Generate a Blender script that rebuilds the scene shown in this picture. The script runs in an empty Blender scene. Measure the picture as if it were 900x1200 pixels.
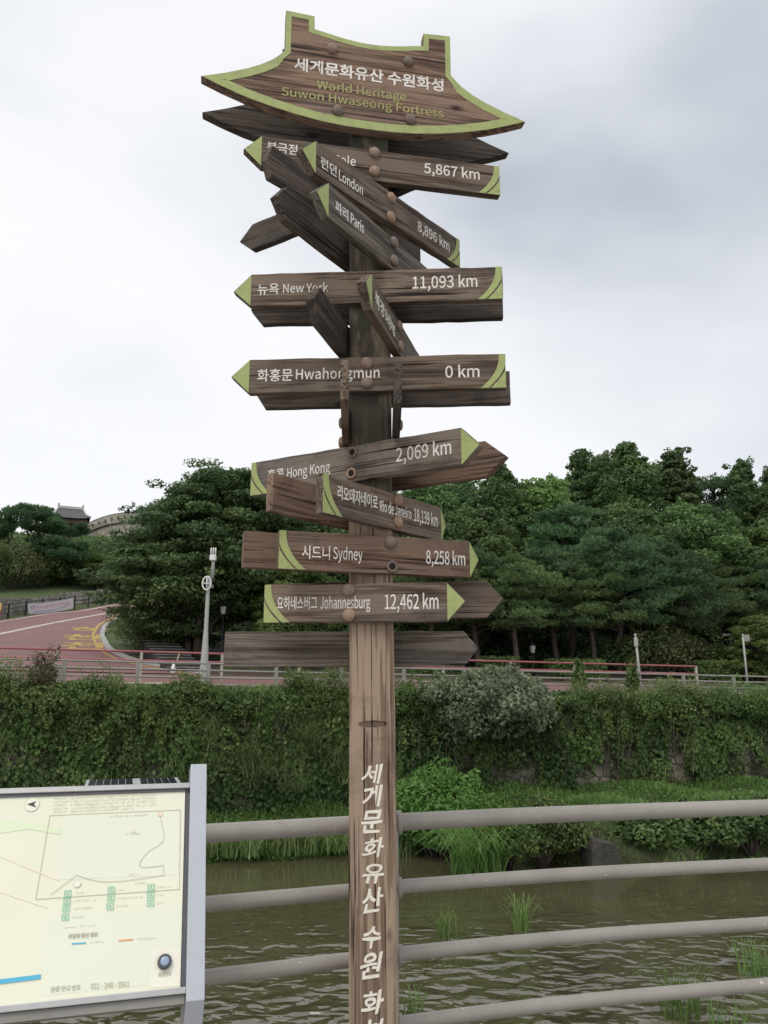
import bpy, bmesh, math, random
import numpy as np
from mathutils import Vector, Matrix

# ------------------------------------------------------------------ camera, world, sun, exposure
scene = bpy.context.scene
COL = scene.collection
EYE = 1.6
PITCH = math.radians(13.0)
FPX = 934.0                                    # focal length in pixels of the 900x1200 photograph
CP, SP = math.cos(PITCH), math.sin(PITCH)

cam_data = bpy.data.cameras.new("camera")
cam_data.sensor_fit = 'VERTICAL'
cam_data.angle = 2 * math.atan(600 / FPX)
cam_data.clip_start, cam_data.clip_end = 0.05, 2000
cam = bpy.data.objects.new("camera", cam_data)
COL.objects.link(cam)
cam.location = (0, 0, EYE)
cam.rotation_euler = (math.pi / 2 + PITCH, 0, 0)
scene.camera = cam


def ray(px, py):
    """direction of sight through a point of the photograph (used to survey where things stand)"""
    u, v = (px - 450) / FPX, (600 - py) / FPX
    return np.array([u, CP - v * SP, SP + v * CP])


SUN_EL, SUN_AZ = math.radians(58), math.radians(205)      # azimuth clockwise from +Y
world = bpy.data.worlds.new("World")
scene.world = world
world.use_nodes = True
wn, wl = world.node_tree.nodes, world.node_tree.links
wn.clear()


def N(t, typ, **kw):
    n = t.nodes.new(typ)
    for k, v in kw.items():
        if k.startswith('i_'):
            n.inputs[k[2:].replace('_', ' ')].default_value = v
        else:
            setattr(n, k, v)
    return n


def build_world():
    t = world.node_tree
    out = N(t, 'ShaderNodeOutputWorld')
    bg = N(t, 'ShaderNodeBackground')
    bg.inputs['Strength'].default_value = 0.1
    sky = N(t, 'ShaderNodeTexSky')
    sky.sky_type = 'NISHITA'
    sky.sun_disc = False
    sky.sun_elevation = SUN_EL
    sky.sun_rotation = SUN_AZ
    tc = N(t, 'ShaderNodeTexCoord')
    mp = N(t, 'ShaderNodeMapping')
    mp.inputs['Scale'].default_value = (1.0, 1.0, 1.9)
    mp.inputs['Location'].default_value = (0.35, 0.1, 0.6)
    wl.new(tc.outputs['Generated'], mp.inputs['Vector'])
    n1 = N(t, 'ShaderNodeTexNoise', i_Scale=1.9, i_Detail=4.0, i_Roughness=0.46, i_Distortion=0.15)
    wl.new(mp.outputs[0], n1.inputs['Vector'])
    # a heavier bank of cloud to one side of the sky
    dt = N(t, 'ShaderNodeVectorMath', operation='DOT_PRODUCT')
    d = Vector((0.42, 0.70, 0.58)).normalized()
    dt.inputs[1].default_value = d
    nrm = N(t, 'ShaderNodeVectorMath', operation='NORMALIZE')
    wl.new(tc.outputs['Generated'], nrm.inputs[0])
    wl.new(nrm.outputs[0], dt.inputs[0])
    mr = N(t, 'ShaderNodeMapRange', interpolation_type='SMOOTHSTEP')
    mr.inputs['From Min'].default_value = 0.86
    mr.inputs['From Max'].default_value = 1.0
    mr.inputs['To Min'].default_value = 0.0
    mr.inputs['To Max'].default_value = 0.19
    wl.new(dt.outputs['Value'], mr.inputs['Value'])
    add = N(t, 'ShaderNodeMath', operation='SUBTRACT')
    wl.new(n1.outputs['Fac'], add.inputs[0])
    wl.new(mr.outputs[0], add.inputs[1])
    # brighter low down, where the cloud thins
    sx = N(t, 'ShaderNodeSeparateXYZ')
    wl.new(nrm.outputs[0], sx.inputs[0])
    lo = N(t, 'ShaderNodeMapRange', interpolation_type='SMOOTHSTEP')
    lo.inputs['From Min'].default_value = 0.62
    lo.inputs['From Max'].default_value = 0.2
    lo.inputs['To Min'].default_value = 0.0
    lo.inputs['To Max'].default_value = 0.16
    wl.new(sx.outputs['Z'], lo.inputs['Value'])
    add2 = N(t, 'ShaderNodeMath', operation='ADD')
    wl.new(add.outputs[0], add2.inputs[0])
    wl.new(lo.outputs[0], add2.inputs[1])
    cr = N(t, 'ShaderNodeValToRGB')
    e = cr.color_ramp.elements
    e[0].position, e[0].color = 0.10, (4.0, 4.4, 5.0, 1)
    e[1].position, e[1].color = 0.80, (9.6, 9.6, 9.65, 1)
    m = cr.color_ramp.elements.new(0.36)
    m.color = (7.1, 7.4, 7.9, 1)
    m = cr.color_ramp.elements.new(0.56)
    m.color = (9.0, 9.1, 9.3, 1)
    wl.new(add2.outputs[0], cr.inputs[0])
    mix = N(t, 'ShaderNodeMix', data_type='RGBA')
    mix.inputs['Factor'].default_value = 0.93
    wl.new(sky.outputs[0], mix.inputs['A'])
    wl.new(cr.outputs[0], mix.inputs['B'])
    wl.new(mix.outputs['Result'], bg.inputs['Color'])
    wl.new(bg.outputs[0], out.inputs[0])


build_world()
sun_data = bpy.data.lights.new("sun", 'SUN')
sun_data.energy = 1.5
sun_data.angle = math.radians(28)
sun_data.color = (1.0, 0.94, 0.84)
sun = bpy.data.objects.new("sun", sun_data)
COL.objects.link(sun)
sdir = Vector((math.sin(SUN_AZ) * math.cos(SUN_EL), math.cos(SUN_AZ) * math.cos(SUN_EL), math.sin(SUN_EL)))
sun.rotation_euler = sdir.to_track_quat('Z', 'Y').to_euler()
scene.view_settings.view_transform = 'Standard'
scene.view_settings.look = 'None'
scene.view_settings.exposure = 0.14
scene.view_settings.gamma = 1.0
scene.view_settings.use_curve_mapping = False
scene.render.engine = 'CYCLES'
scene.cycles.max_bounces = 6
scene.cycles.diffuse_bounces = 4
scene.cycles.glossy_bounces = 3
scene.cycles.transmission_bounces = 3
scene.cycles.use_denoising = True

# ------------------------------------------------------------------ helpers: mesh building
rng = np.random.default_rng(7)
random.seed(7)


def link(o, parent=None):
    COL.objects.link(o)
    if parent is not None:
        o.parent = parent
    return o


def tag(o, label=None, cat=None, group=None, kind=None):
    if label: o['label'] = label
    if cat: o['category'] = cat
    if group: o['group'] = group
    if kind: o['kind'] = kind
    return o


def empty(name, loc=(0, 0, 0), rz=0.0, label=None, cat=None, group=None):
    o = bpy.data.objects.new(name, None)
    o.empty_display_size = 0.2
    o.location = loc
    o.rotation_euler = (0, 0, rz)
    link(o)
    return tag(o, label, cat, group)


class MB:
    """collects simple solids and makes one mesh object of them"""
    def __init__(s):
        s.v, s.f, s.m = [], [], []

    def add(s, vs, fs, mi=0):
        b = len(s.v)
        s.v += [tuple(map(float, p)) for p in vs]
        for f in fs:
            s.f.append(tuple(b + i for i in f))
            s.m.append(mi)
        return s

    def box(s, c, size, rz=0.0, mi=0, ry=0.0):
        hx, hy, hz = size[0] / 2, size[1] / 2, size[2] / 2
        M = Matrix.Rotation(rz, 3, 'Z') @ Matrix.Rotation(ry, 3, 'Y')
        vs = [Vector(c) + M @ Vector((x, y, z)) for x in (-hx, hx) for y in (-hy, hy) for z in (-hz, hz)]
        fs = [(0, 1, 3, 2), (4, 6, 7, 5), (0, 4, 5, 1), (2, 3, 7, 6), (0, 2, 6, 4), (1, 5, 7, 3)]
        return s.add(vs, fs, mi)

    def prism(s, outline, y0, y1, mi=0):
        """outline of (x, z) points, counter-clockwise seen from -Y; solid from y0 (front) to y1"""
        n = len(outline)
        vs = [(x, y0, z) for x, z in outline] + [(x, y1, z) for x, z in outline]
        fs = [tuple(range(n)), tuple(range(2 * n - 1, n - 1, -1))]
        fs += [((i + 1) % n, i, n + i, n + (i + 1) % n) for i in range(n)]
        return s.add(vs, fs, mi)

    def tube(s, pts, radii, seg=10, mi=0, cap=True):
        pts = [Vector(p) for p in pts]
        if not hasattr(radii, '__len__'): radii = [radii] * len(pts)
        rings, up = [], None
        for i, p in enumerate(pts):
            d = (pts[min(i + 1, len(pts) - 1)] - pts[max(i - 1, 0)]).normalized()
            if up is None:
                up = Vector((0, 0, 1)) if abs(d.z) < 0.9 else Vector((1, 0, 0))
            a = d.cross(up).normalized()
            b = a.cross(d).normalized()
            up = b
            rings.append([p + (a * math.cos(2 * math.pi * k / seg) + b * math.sin(2 * math.pi * k / seg)) * radii[i]
                          for k in range(seg)])
        vs = [q for r in rings for q in r]
        fs = []
        for i in range(len(pts) - 1):
            for k in range(seg):
                fs.append((i * seg + k, i * seg + (k + 1) % seg, (i + 1) * seg + (k + 1) % seg, (i + 1) * seg + k))
        if cap:
            fs.append(tuple(range(seg - 1, -1, -1)))
            fs.append(tuple((len(pts) - 1) * seg + k for k in range(seg)))
        return s.add(vs, fs, mi)

    def lathe(s, prof, c=(0, 0, 0), axis='Z', seg=14, mi=0):
        """prof: (radius, height) pairs; axis Z up, or Y- towards the front"""
        vs = []
        for r, h in prof:
            for k in range(seg):
                a = 2 * math.pi * k / seg
                if axis == 'Z':
                    q = (c[0] + r * math.cos(a), c[1] + r * math.sin(a), c[2] + h)
                elif axis == 'F':
                    q = (c[0] + r * math.cos(a), c[1] - h, c[2] + r * math.sin(a))
                else:
                    q = (c[0] + h, c[1] + r * math.cos(a), c[2] + r * math.sin(a))
                vs.append(q)
        fs = [(i * seg + k, i * seg + (k + 1) % seg, (i + 1) * seg + (k + 1) % seg, (i + 1) * seg + k)
              for i in range(len(prof) - 1) for k in range(seg)]
        fs += [tuple(range(seg - 1, -1, -1)), tuple((len(prof) - 1) * seg + k for k in range(seg))]
        return s.add(vs, fs, mi)

    def build(s, name, mats, parent=None, smooth=False, bevel=0.0, loc=None):
        me = bpy.data.meshes.new(name)
        me.from_pydata(s.v, [], s.f)
        mats = mats if isinstance(mats, (list, tuple)) else [mats]
        for m in mats: me.materials.append(m)
        if len(mats) > 1: me.polygons.foreach_set('material_index', s.m)
        bm = bmesh.new()
        bm.from_mesh(me)
        bmesh.ops.recalc_face_normals(bm, faces=bm.faces)
        bm.to_mesh(me)
        bm.free()
        if smooth: me.shade_auto(math.radians(40)) if hasattr(me, 'shade_auto') else me.polygons.foreach_set('use_smooth', [True] * len(me.polygons))
        me.update()
        o = bpy.data.objects.new(name, me)
        link(o, parent)
        if loc is not None: o.location = loc
        if bevel:
            b = o.modifiers.new('bevel', 'BEVEL')
            b.width, b.segments, b.limit_method, b.angle_limit = bevel, 2, 'ANGLE', math.radians(40)
        return o


def np_mesh(name, verts, quads, mat, parent=None, tint=None, smooth=False):
    me = bpy.data.meshes.new(name)
    verts = np.ascontiguousarray(verts, dtype=np.float32).reshape(-1, 3)
    quads = np.ascontiguousarray(quads, dtype=np.int32).reshape(-1, 4)
    n = len(quads)
    me.vertices.add(len(verts))
    me.vertices.foreach_set('co', verts.ravel())
    me.loops.add(n * 4)
    me.loops.foreach_set('vertex_index', quads.ravel())
    me.polygons.add(n)
    me.polygons.foreach_set('loop_start', np.arange(0, 4 * n, 4, dtype=np.int32))
    if tint is not None:
        a = me.attributes.new('tint', 'FLOAT', 'FACE')
        a.data.foreach_set('value', np.ascontiguousarray(tint, dtype=np.float32))
    if smooth: me.polygons.foreach_set('use_smooth', np.ones(n, dtype=bool))
    me.update(calc_edges=True)
    me.validate()
    me.materials.append(mat)
    return link(bpy.data.objects.new(name, me), parent)


def unit(a):
    return a / np.maximum(np.linalg.norm(a, axis=-1, keepdims=True), 1e-9)


def leaf_arrays(P, U, nrm, L, W):
    """rhombic leaves: centre, long axis, approximate facing, length, width"""
    U = unit(U)
    S = unit(np.cross(U, nrm))
    L = np.broadcast_to(np.asarray(L, float).reshape(-1, 1), (len(P), 1))
    W = np.broadcast_to(np.asarray(W, float).reshape(-1, 1), (len(P), 1))
    v = np.stack([P - U * L / 2, P + S * W / 2, P + U * L / 2, P - S * W / 2], 1)
    return v.reshape(-1, 3), np.arange(len(P) * 4).reshape(-1, 4)


def blade_arrays(base, h, w, lean, r):
    """grass blades of two bent segments"""
    n = len(base)
    az = r.uniform(0, 2 * np.pi, n)
    d = np.stack([np.cos(az), np.sin(az), np.zeros(n)], 1)
    s = np.stack([-np.sin(az + r.normal(0, .6, n)), np.cos(az), np.zeros(n)], 1)
    s = unit(s)
    h, w, lean = (np.broadcast_to(np.asarray(x, float), (n,)) for x in (h, w, lean))
    up = np.array([0, 0, 1.0])
    h1, w1, l1 = h[:, None], w[:, None], lean[:, None]
    p1 = base + up * h1 * .55 + d * h1 * l1 * .25
    p2 = base + up * h1 * .92 + d * h1 * l1 * .8
    p3 = base + up * h1 * (1.05 - .35 * l1) + d * h1 * l1 * 1.35
    vs = np.stack([base - s * w1 / 2, base + s * w1 / 2, p1 + s * w1 * .45, p1 - s * w1 * .45,
                   p2 + s * w1 * .3, p2 - s * w1 * .3, p3 + s * w1 * .05, p3 - s * w1 * .05], 1)
    q = np.array([[0, 1, 2, 3], [3, 2, 4, 5], [5, 4, 6, 7]])
    f = (np.arange(n)[:, None, None] * 8 + q[None]).reshape(-1, 4)
    return vs.reshape(-1, 3), f


def rand_dir(r, n):
    return unit(r.normal(size=(n, 3)))


def sans_font():
    """the plain grotesque that ships with Blender, else the built-in face"""
    try:
        import os
        return bpy.data.fonts.load(os.path.join(bpy.utils.system_resource('DATAFILES', path='fonts'), 'Noto Sans CJK Regular.woff2'))
    except Exception:
        return None


SANS = sans_font()


def text_mesh(txt, bold=0.0, shear=0.0, extrude=0.02):
    cu = bpy.data.curves.new('lettering', 'FONT')
    cu.body = txt
    if SANS is not None: cu.font = SANS
    cu.size = 1.0
    cu.extrude = extrude
    cu.offset = bold
    cu.shear = shear
    cu.resolution_u = 3
    o = bpy.data.objects.new('lettering', cu)
    COL.objects.link(o)
    dg = bpy.context.evaluated_depsgraph_get()
    dg.update()
    me = bpy.data.meshes.new_from_object(o.evaluated_get(dg))
    bpy.data.objects.remove(o)
    bpy.data.curves.remove(cu)
    co = np.empty(len(me.vertices) * 3, dtype=np.float32)
    me.vertices.foreach_get('co', co)
    return me, co.reshape(-1, 3)


_c = text_mesh('H')[1]
CAP = float(_c[:, 1].max() - _c[:, 1].min())          # height of a capital at size 1


def lettering(items, y, mat, parent, name='lettering', thick=0.0012, warp=0.0):
    """items: (text, x0, x1, z of the line's middle, cap height, bold[, shear]); raised letters just in front of plane y;
    one mesh per line of writing"""
    res = []
    for it in items:
        txt, x0, x1, zc, cap, bold = it[:6]
        me, co = text_mesh(txt, (bold if any(ord(c) > 0x3000 for c in txt) else bold * 1.15) * CAP / .727, it[6] if len(it) > 6 else 0)
        if not len(co): continue
        a, b = co.min(0), co.max(0)
        hang = any(ord(c) > 0x3000 for c in txt)
        sx = (x1 - x0) / max(b[0] - a[0], 1e-6)
        if hang:
            sz = cap / max(b[1] - a[1], 1e-6)
            zz = (co[:, 1] - (a[1] + b[1]) / 2) * sz + zc
        else:
            sz = cap / CAP
            zz = co[:, 1] * sz - cap / 2 + zc
        sl = it[7] if len(it) > 7 else 0.0
        xx = (co[:, 0] - a[0]) * sx + x0
        dz = (co[:, 2] - a[2]) / max(b[2] - a[2], 1e-6)
        new = np.stack([xx, y + 0.0003 - dz * thick, zz + (xx - x0) * sl], 1).astype(np.float32)
        if warp:
            w_, h_ = x1 - x0, cap
            ph = len(res) * 1.7
            X_, Z_ = (new[:, 0] - x0) / w_, (new[:, 2] - zc) / h_
            new[:, 0] += warp * w_ * (np.sin(Z_ * 5.3 + ph) + .6 * np.sin(X_ * 9 + Z_ * 7 + ph))
            new[:, 2] += warp * h_ * (np.sin(X_ * 6.1 + ph * 2) + .6 * np.sin(Z_ * 10 + X_ * 5 + ph))
        me.vertices.foreach_set('co', new.ravel())
        me.update()
        me.materials.clear()
        me.materials.append(mat)
        res.append(link(bpy.data.objects.new(name, me), parent))
    return res


# ------------------------------------------------------------------ helpers: materials
def new_mat(name):
    m = bpy.data.materials.new(name)
    m.use_nodes = True
    t = m.node_tree
    return m, t, t.nodes['Principled BSDF']


def ramp(t, fac, stops):
    cr = N(t, 'ShaderNodeValToRGB')
    e = cr.color_ramp.elements
    while len(e) > 1: e.remove(e[-1])
    e[0].position, e[0].color = stops[0][0], (*stops[0][1], 1)
    for p, c in stops[1:]:
        k = e.new(p)
        k.color = (*c, 1)
    t.links.new(fac, cr.inputs[0])
    return cr.outputs[0]


def mixc(t, fac, a, b, mode='MIX'):
    m = N(t, 'ShaderNodeMix', data_type='RGBA', blend_type=mode)
    for s, k in ((fac, 'Factor'), (a, 'A'), (b, 'B')):
        if hasattr(s, 'links') or isinstance(s, bpy.types.NodeSocket): t.links.new(s, m.inputs[k])
        elif k == 'Factor': m.inputs[k].default_value = s
        else: m.inputs[k].default_value = (*s, 1)
    return m.outputs['Result']


def noise(t, vec, scale, detail=4.0, rough=0.55, dist=0.0):
    n = N(t, 'ShaderNodeTexNoise', i_Scale=scale, i_Detail=detail, i_Roughness=rough, i_Distortion=dist)
    if vec is not None: t.links.new(vec, n.inputs['Vector'])
    return n.outputs['Fac']


def mapping(t, vec, scale=(1, 1, 1), loc=(0, 0, 0)):
    m = N(t, 'ShaderNodeMapping')
    m.inputs['Scale'].default_value = scale
    m.inputs['Location'].default_value = loc
    t.links.new(vec, m.inputs['Vector'])
    return m.outputs[0]


def bump(t, b, h, strength=0.3, dist=0.01):
    n = N(t, 'ShaderNodeBump')
    n.inputs['Strength'].default_value = strength
    n.inputs['Distance'].default_value = dist
    t.links.new(h, n.inputs['Height'])
    t.links.new(n.outputs[0], b.inputs['Normal'])


def maprange(t, v, a, b, c=0.0, d=1.0):
    m = N(t, 'ShaderNodeMapRange')
    m.inputs['From Min'].default_value, m.inputs['From Max'].default_value = a, b
    m.inputs['To Min'].default_value, m.inputs['To Max'].default_value = c, d
    t.links.new(v, m.inputs['Value'])
    return m.outputs[0]


def rough_mat(name, base, var=0.25, scale=8.0, rough=0.7, bmp=0.15, bdist=0.005, metal=0.0, spec=0.4, dirt=None):
    m, t, b = new_mat(name)
    tc = N(t, 'ShaderNodeTexCoord').outputs['Object']
    n = noise(t, tc, scale, 6.0, 0.6)
    base = np.array(base)
    c = ramp(t, n, [(0.25, tuple(base * (1 - var))), (0.75, tuple(np.minimum(base * (1 + var), .95)))])
    if dirt is not None:
        n2 = noise(t, tc, scale * .23, 7.0, .65, .4)
        c = mixc(t, maprange(t, n2, .5, .72), c, dirt)
    t.links.new(c, b.inputs['Base Color'])
    b.inputs['Roughness'].default_value = rough
    b.inputs['Metallic'].default_value = metal
    b.inputs['Specular IOR Level'].default_value = spec
    if bmp: bump(t, b, noise(t, tc, scale * 4, 5.0, .6), bmp, bdist)
    return m


def wood_mat(name, dark, mid, light, axis='X', grey=(.2, .19, .18), greyamt=.45, ring=22.0, algae=None):
    """weathered softwood: long grain along one axis, cathedral rings, knots, checks and grey bleaching"""
    m, t, b = new_mat(name)
    tc = N(t, 'ShaderNodeTexCoord').outputs['Object']
    oi = N(t, 'ShaderNodeObjectInfo').outputs['Random']
    sc = N(t, 'ShaderNodeVectorMath', operation='SCALE')
    cmb = N(t, 'ShaderNodeCombineXYZ')
    for k in range(3): t.links.new(oi, cmb.inputs[k])
    t.links.new(cmb.outputs[0], sc.inputs[0])
    sc.inputs['Scale'].default_value = 37.0
    ad = N(t, 'ShaderNodeVectorMath', operation='ADD')
    t.links.new(tc, ad.inputs[0])
    t.links.new(sc.outputs[0], ad.inputs[1])
    v = ad.outputs[0]
    lo, hi = 1.3, 15.0
    s = (lo, hi, hi) if axis == 'X' else (hi, hi, lo)
    vs = mapping(t, v, s)
    # ring figure: sine of a slowly warped field
    warp = noise(t, mapping(t, v, (.55, 9, 9) if axis == 'X' else (9, 9, .45)), 1.0, 1.0, .4, .25)
    mu = N(t, 'ShaderNodeMath', operation='MULTIPLY')
    t.links.new(warp, mu.inputs[0])
    mu.inputs[1].default_value = ring * 4
    sn = N(t, 'ShaderNodeMath', operation='SINE')
    t.links.new(mu.outputs[0], sn.inputs[0])
    ringv = maprange(t, sn.outputs[0], -1, 1)
    fine = noise(t, mapping(t, v, (3.0, 150, 150) if axis == 'X' else (150, 150, 3.0)), 1.0, 4.0, .7, .15)
    coarse = noise(t, vs, 1.0, 5.0, .6, .3)
    mixv = N(t, 'ShaderNodeMath', operation='MULTIPLY_ADD')
    t.links.new(ringv, mixv.inputs[0]); mixv.inputs[1].default_value = .16
    t.links.new(coarse, mixv.inputs[2])
    mix2 = N(t, 'ShaderNodeMath', operation='MULTIPLY_ADD')
    t.links.new(fine, mix2.inputs[0]); mix2.inputs[1].default_value = .85
    t.links.new(mixv.outputs[0], mix2.inputs[2])
    c = ramp(t, mix2.outputs[0], [(.72, dark), (.98, mid), (1.24, light)])
    # bleaching in uneven patches
    gp = noise(t, mapping(t, v, (2.4, 9, 9) if axis == 'X' else (9, 9, 2.4)), 1.0, 6.0, .65, .5)
    c = mixc(t, maprange(t, gp, .46, .72, 0, greyamt), c, grey)
    # thin dark checks
    ck = noise(t, mapping(t, v, (2.0, 120, 120) if axis == 'X' else (120, 120, 2.0), (5, 3, 1)), 1.0, 2.0, .5)
    ckm = maprange(t, ck, .63, .68)
    c = mixc(t, ckm, c, tuple(np.array(dark) * .25))
    # knots
    vo = N(t, 'ShaderNodeTexVoronoi', feature='F1')
    vo.inputs['Scale'].default_value = 1.0
    t.links.new(mapping(t, v, (3.0, 6, 6) if axis == 'X' else (6, 6, 3.0)), vo.inputs['Vector'])
    kn = maprange(t, vo.outputs['Distance'], .11, .04)
    c = mixc(t, kn, c, tuple(np.array(dark) * .35))
    if algae is not None:
        sep = N(t, 'ShaderNodeSeparateXYZ')
        t.links.new(tc, sep.inputs[0])
        z = maprange(t, sep.outputs['Z'], algae[1], algae[2])
        an = noise(t, mapping(t, v, (14, 14, 5)), 1.0, 5.0, .6)
        amul = N(t, 'ShaderNodeMath', operation='MULTIPLY')
        t.links.new(z, amul.inputs[0])
        t.links.new(maprange(t, an, .22, .5), amul.inputs[1])
        c = mixc(t, amul.outputs[0], c, algae[0])
    # rain stains and grime in broad blotches
    gs = noise(t, mapping(t, v, (4, 4, 4)), 1.0, 6, .7, .8)
    c = mixc(t, maprange(t, gs, .52, .74, 0, .6), c, tuple(np.array(dark) * .55))
    hs = N(t, 'ShaderNodeHueSaturation')
    t.links.new(c, hs.inputs['Color'])
    t.links.new(maprange(t, oi, 0, 1, .82, 1.22), hs.inputs['Value'])
    t.links.new(hs.outputs[0], b.inputs['Base Color'])
    b.inputs['Roughness'].default_value = .78
    b.inputs['Specular IOR Level'].default_value = .3
    hsum = N(t, 'ShaderNodeMath', operation='SUBTRACT')
    t.links.new(mix2.outputs[0], hsum.inputs[0])
    t.links.new(ckm, hsum.inputs[1])
    bump(t, b, hsum.outputs[0], .55, .003)
    return m


def leaf_mat(name, dark, light, trans=.3, rough=.5, odd=None, spec=.35):
    m, t, b = new_mat(name)
    at = N(t, 'ShaderNodeAttribute', attribute_name='tint')
    lift = np.array((1.64, 1.70, 1.46))
    dark, light = tuple(np.array(dark) * lift), tuple(np.array(light) * lift)
    odd = None if odd is None else tuple(np.array(odd) * lift)
    trans = trans + .10
    oi = N(t, 'ShaderNodeObjectInfo').outputs['Random']
    stops = [(0.0, dark), (0.8, light)]
    if odd is not None: stops.append((1.0, odd))
    c = ramp(t, at.outputs['Fac'], stops)
    hs = N(t, 'ShaderNodeHueSaturation')
    t.links.new(c, hs.inputs['Color'])
    t.links.new(maprange(t, oi, 0, 1, .82, 1.18), hs.inputs['Value'])
    t.links.new(maprange(t, oi, 0, 1, .485, .51), hs.inputs['Hue'])
    t.links.new(hs.outputs[0], b.inputs['Base Color'])
    b.inputs['Roughness'].default_value = rough
    b.inputs['Specular IOR Level'].default_value = spec
    tr = N(t, 'ShaderNodeBsdfTranslucent')
    t.links.new(hs.outputs[0], tr.inputs['Color'])
    mx = N(t, 'ShaderNodeMixShader')
    mx.inputs[0].default_value = trans
    out = t.nodes['Material Output']
    t.links.new(b.outputs[0], mx.inputs[1])
    t.links.new(tr.outputs[0], mx.inputs[2])
    t.links.new(mx.outputs[0], out.inputs[0])
    return m


M = {}
M['board'] = wood_mat('weathered_board_wood', (.036, .024, .018), (.106, .074, .053), (.180, .134, .100), grey=(.15, .135, .122), greyamt=.55)
M['board_red'] = wood_mat('reddish_board_wood', (.050, .029, .021), (.138, .084, .056), (.218, .144, .102), grey=(.165, .14, .122), greyamt=.4)
M['board_grey'] = wood_mat('greyed_board_wood', (.038, .030, .025), (.106, .085, .068), (.176, .146, .119), grey=(.17, .16, .148), greyamt=.75)
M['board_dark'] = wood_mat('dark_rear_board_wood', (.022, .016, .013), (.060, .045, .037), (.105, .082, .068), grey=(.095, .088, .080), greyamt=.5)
M['post'] = wood_mat('post_wood', (.095, .060, .045), (.225, .160, .113), (.325, .243, .178), axis='Z', grey=(.27, .215, .175), greyamt=.45,
                     algae=((.048, .046, .032), 2.0, 2.35))
M['bolt'] = rough_mat('wooden_plug', (.25, .178, .135), .3, 60, .7, .3, .002)
def worn_paint(name, base, chip, dirt, amount=.62, scale=140, stain=14):
    m, t, b = new_mat(name)
    tc = N(t, 'ShaderNodeTexCoord').outputs['Object']
    n1 = noise(t, tc, scale, 4, .7, .4)
    n2 = noise(t, tc, stain, 6, .7, .5)
    c = mixc(t, maprange(t, n2, .42, .75, 0, .75), base, dirt)
    cov = N(t, 'ShaderNodeMath', operation='MULTIPLY_ADD')
    t.links.new(n2, cov.inputs[0]); cov.inputs[1].default_value = .35
    t.links.new(n1, cov.inputs[2])
    c = mixc(t, maprange(t, cov.outputs[0], amount + .15, amount + .22), c, chip)
    t.links.new(c, b.inputs['Base Color'])
    b.inputs['Roughness'].default_value = .65
    bump(t, b, n1, .15, .001)
    return m


M['hole'] = rough_mat('dark_plug_hole', (.012, .01, .01), .2, 60, .9, 0)
_m = M['bolt'].node_tree
_b = _m.nodes['Principled BSDF']
_src = _b.inputs['Base Color'].links[0].from_socket
_hs = N(_m, 'ShaderNodeHueSaturation')
_m.links.new(_src, _hs.inputs['Color'])
_oi = N(_m, 'ShaderNodeObjectInfo').outputs['Random']
_m.links.new(maprange(_m, _oi, 0, 1, .55, 1.3), _hs.inputs['Value'])
_m.links.new(maprange(_m, _oi, 0, 1, .7, 1.2), _hs.inputs['Saturation'])
_m.links.new(_hs.outputs[0], _b.inputs['Base Color'])
M['green'] = worn_paint('faded_green_paint', (.36, .415, .155), (.13, .10, .07), (.25, .28, .125), .66, 90, 18)
M['white'] = worn_paint('white_letter_paint', (.78, .76, .72), (.16, .12, .10), (.56, .52, .47), .60, 170, 22)
M['brush'] = worn_paint('cream_brush_paint', (.80, .77, .68), (.30, .22, .17), (.66, .61, .52), .64, 150, 16)
M['greenletter'] = worn_paint('green_letter_paint', (.37, .37, .13), (.14, .10, .07), (.28, .27, .11), .60, 170, 22)
M['rail'] = rough_mat('taupe_painted_steel', (.245, .222, .200), .10, 9, .5, .06, .002, dirt=(.20, .178, .158))
def rail_mat():
    m, t, b = new_mat('taupe_painted_steel')
    tc = N(t, 'ShaderNodeTexCoord').outputs['Object']
    n = noise(t, tc, 5, 7, .65, .3)
    c = ramp(t, n, [(.3, (.240, .224, .200)), (.7, (.318, .300, .270))])
    f = noise(t, tc, 55, 2, .5)
    c = mixc(t, maprange(t, f, .735, .75), c, (.55, .53, .50))
    sc_ = noise(t, mapping(t, tc, (9, 120, 120)), 1.0, 2, .5)
    c = mixc(t, maprange(t, sc_, .70, .76, 0, .6), c, (.13, .115, .10))
    t.links.new(c, b.inputs['Base Color'])
    t.links.new(maprange(t, n, .3, .7, .36, .6), b.inputs['Roughness'])
    bump(t, b, noise(t, tc, 90, 3, .6), .08, .002)
    return m


M['rail'] = rail_mat()
M['galv'] = rough_mat('pale_grey_steel', (.46, .49, .54), .05, 20, .35, .04, .001, metal=.25)
M['alu'] = rough_mat('brushed_aluminium', (.45, .45, .45), .08, 30, .38, .05, .001, metal=.6)
M['fencegrey0'] = rough_mat('dull_grey_tray', (.24, .235, .215), .15, 8, .6, .1, .002, dirt=(.17, .16, .14))
M['darkframe'] = rough_mat('dark_gasket', (.10, .10, .115), .1, 20, .5, .05)

# ------------------------------------------------------------------ terrain across the river
P0 = np.array([-9.1, 26.0])
EP = np.array([.968, .2504]); EQ = np.array([-.2504, .968])
WATER_Z = -3.0


def pq(x, y):
    dx, dy = x - P0[0], y - P0[1]
    return dx * EP[0] + dy * EP[1], dx * EQ[0] + dy * EQ[1]


def xy(p, q):
    return P0[0] + p * EP[0] + q * EQ[0], P0[1] + p * EP[1] + q * EQ[1]


def sstep(a, b, x):
    t = np.clip((x - a) / (b - a), 0, 1)
    return t * t * (3 - 2 * t)


def ztop(p):
    return 1.75 - .0140 * np.clip(p, -30, 60)


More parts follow.
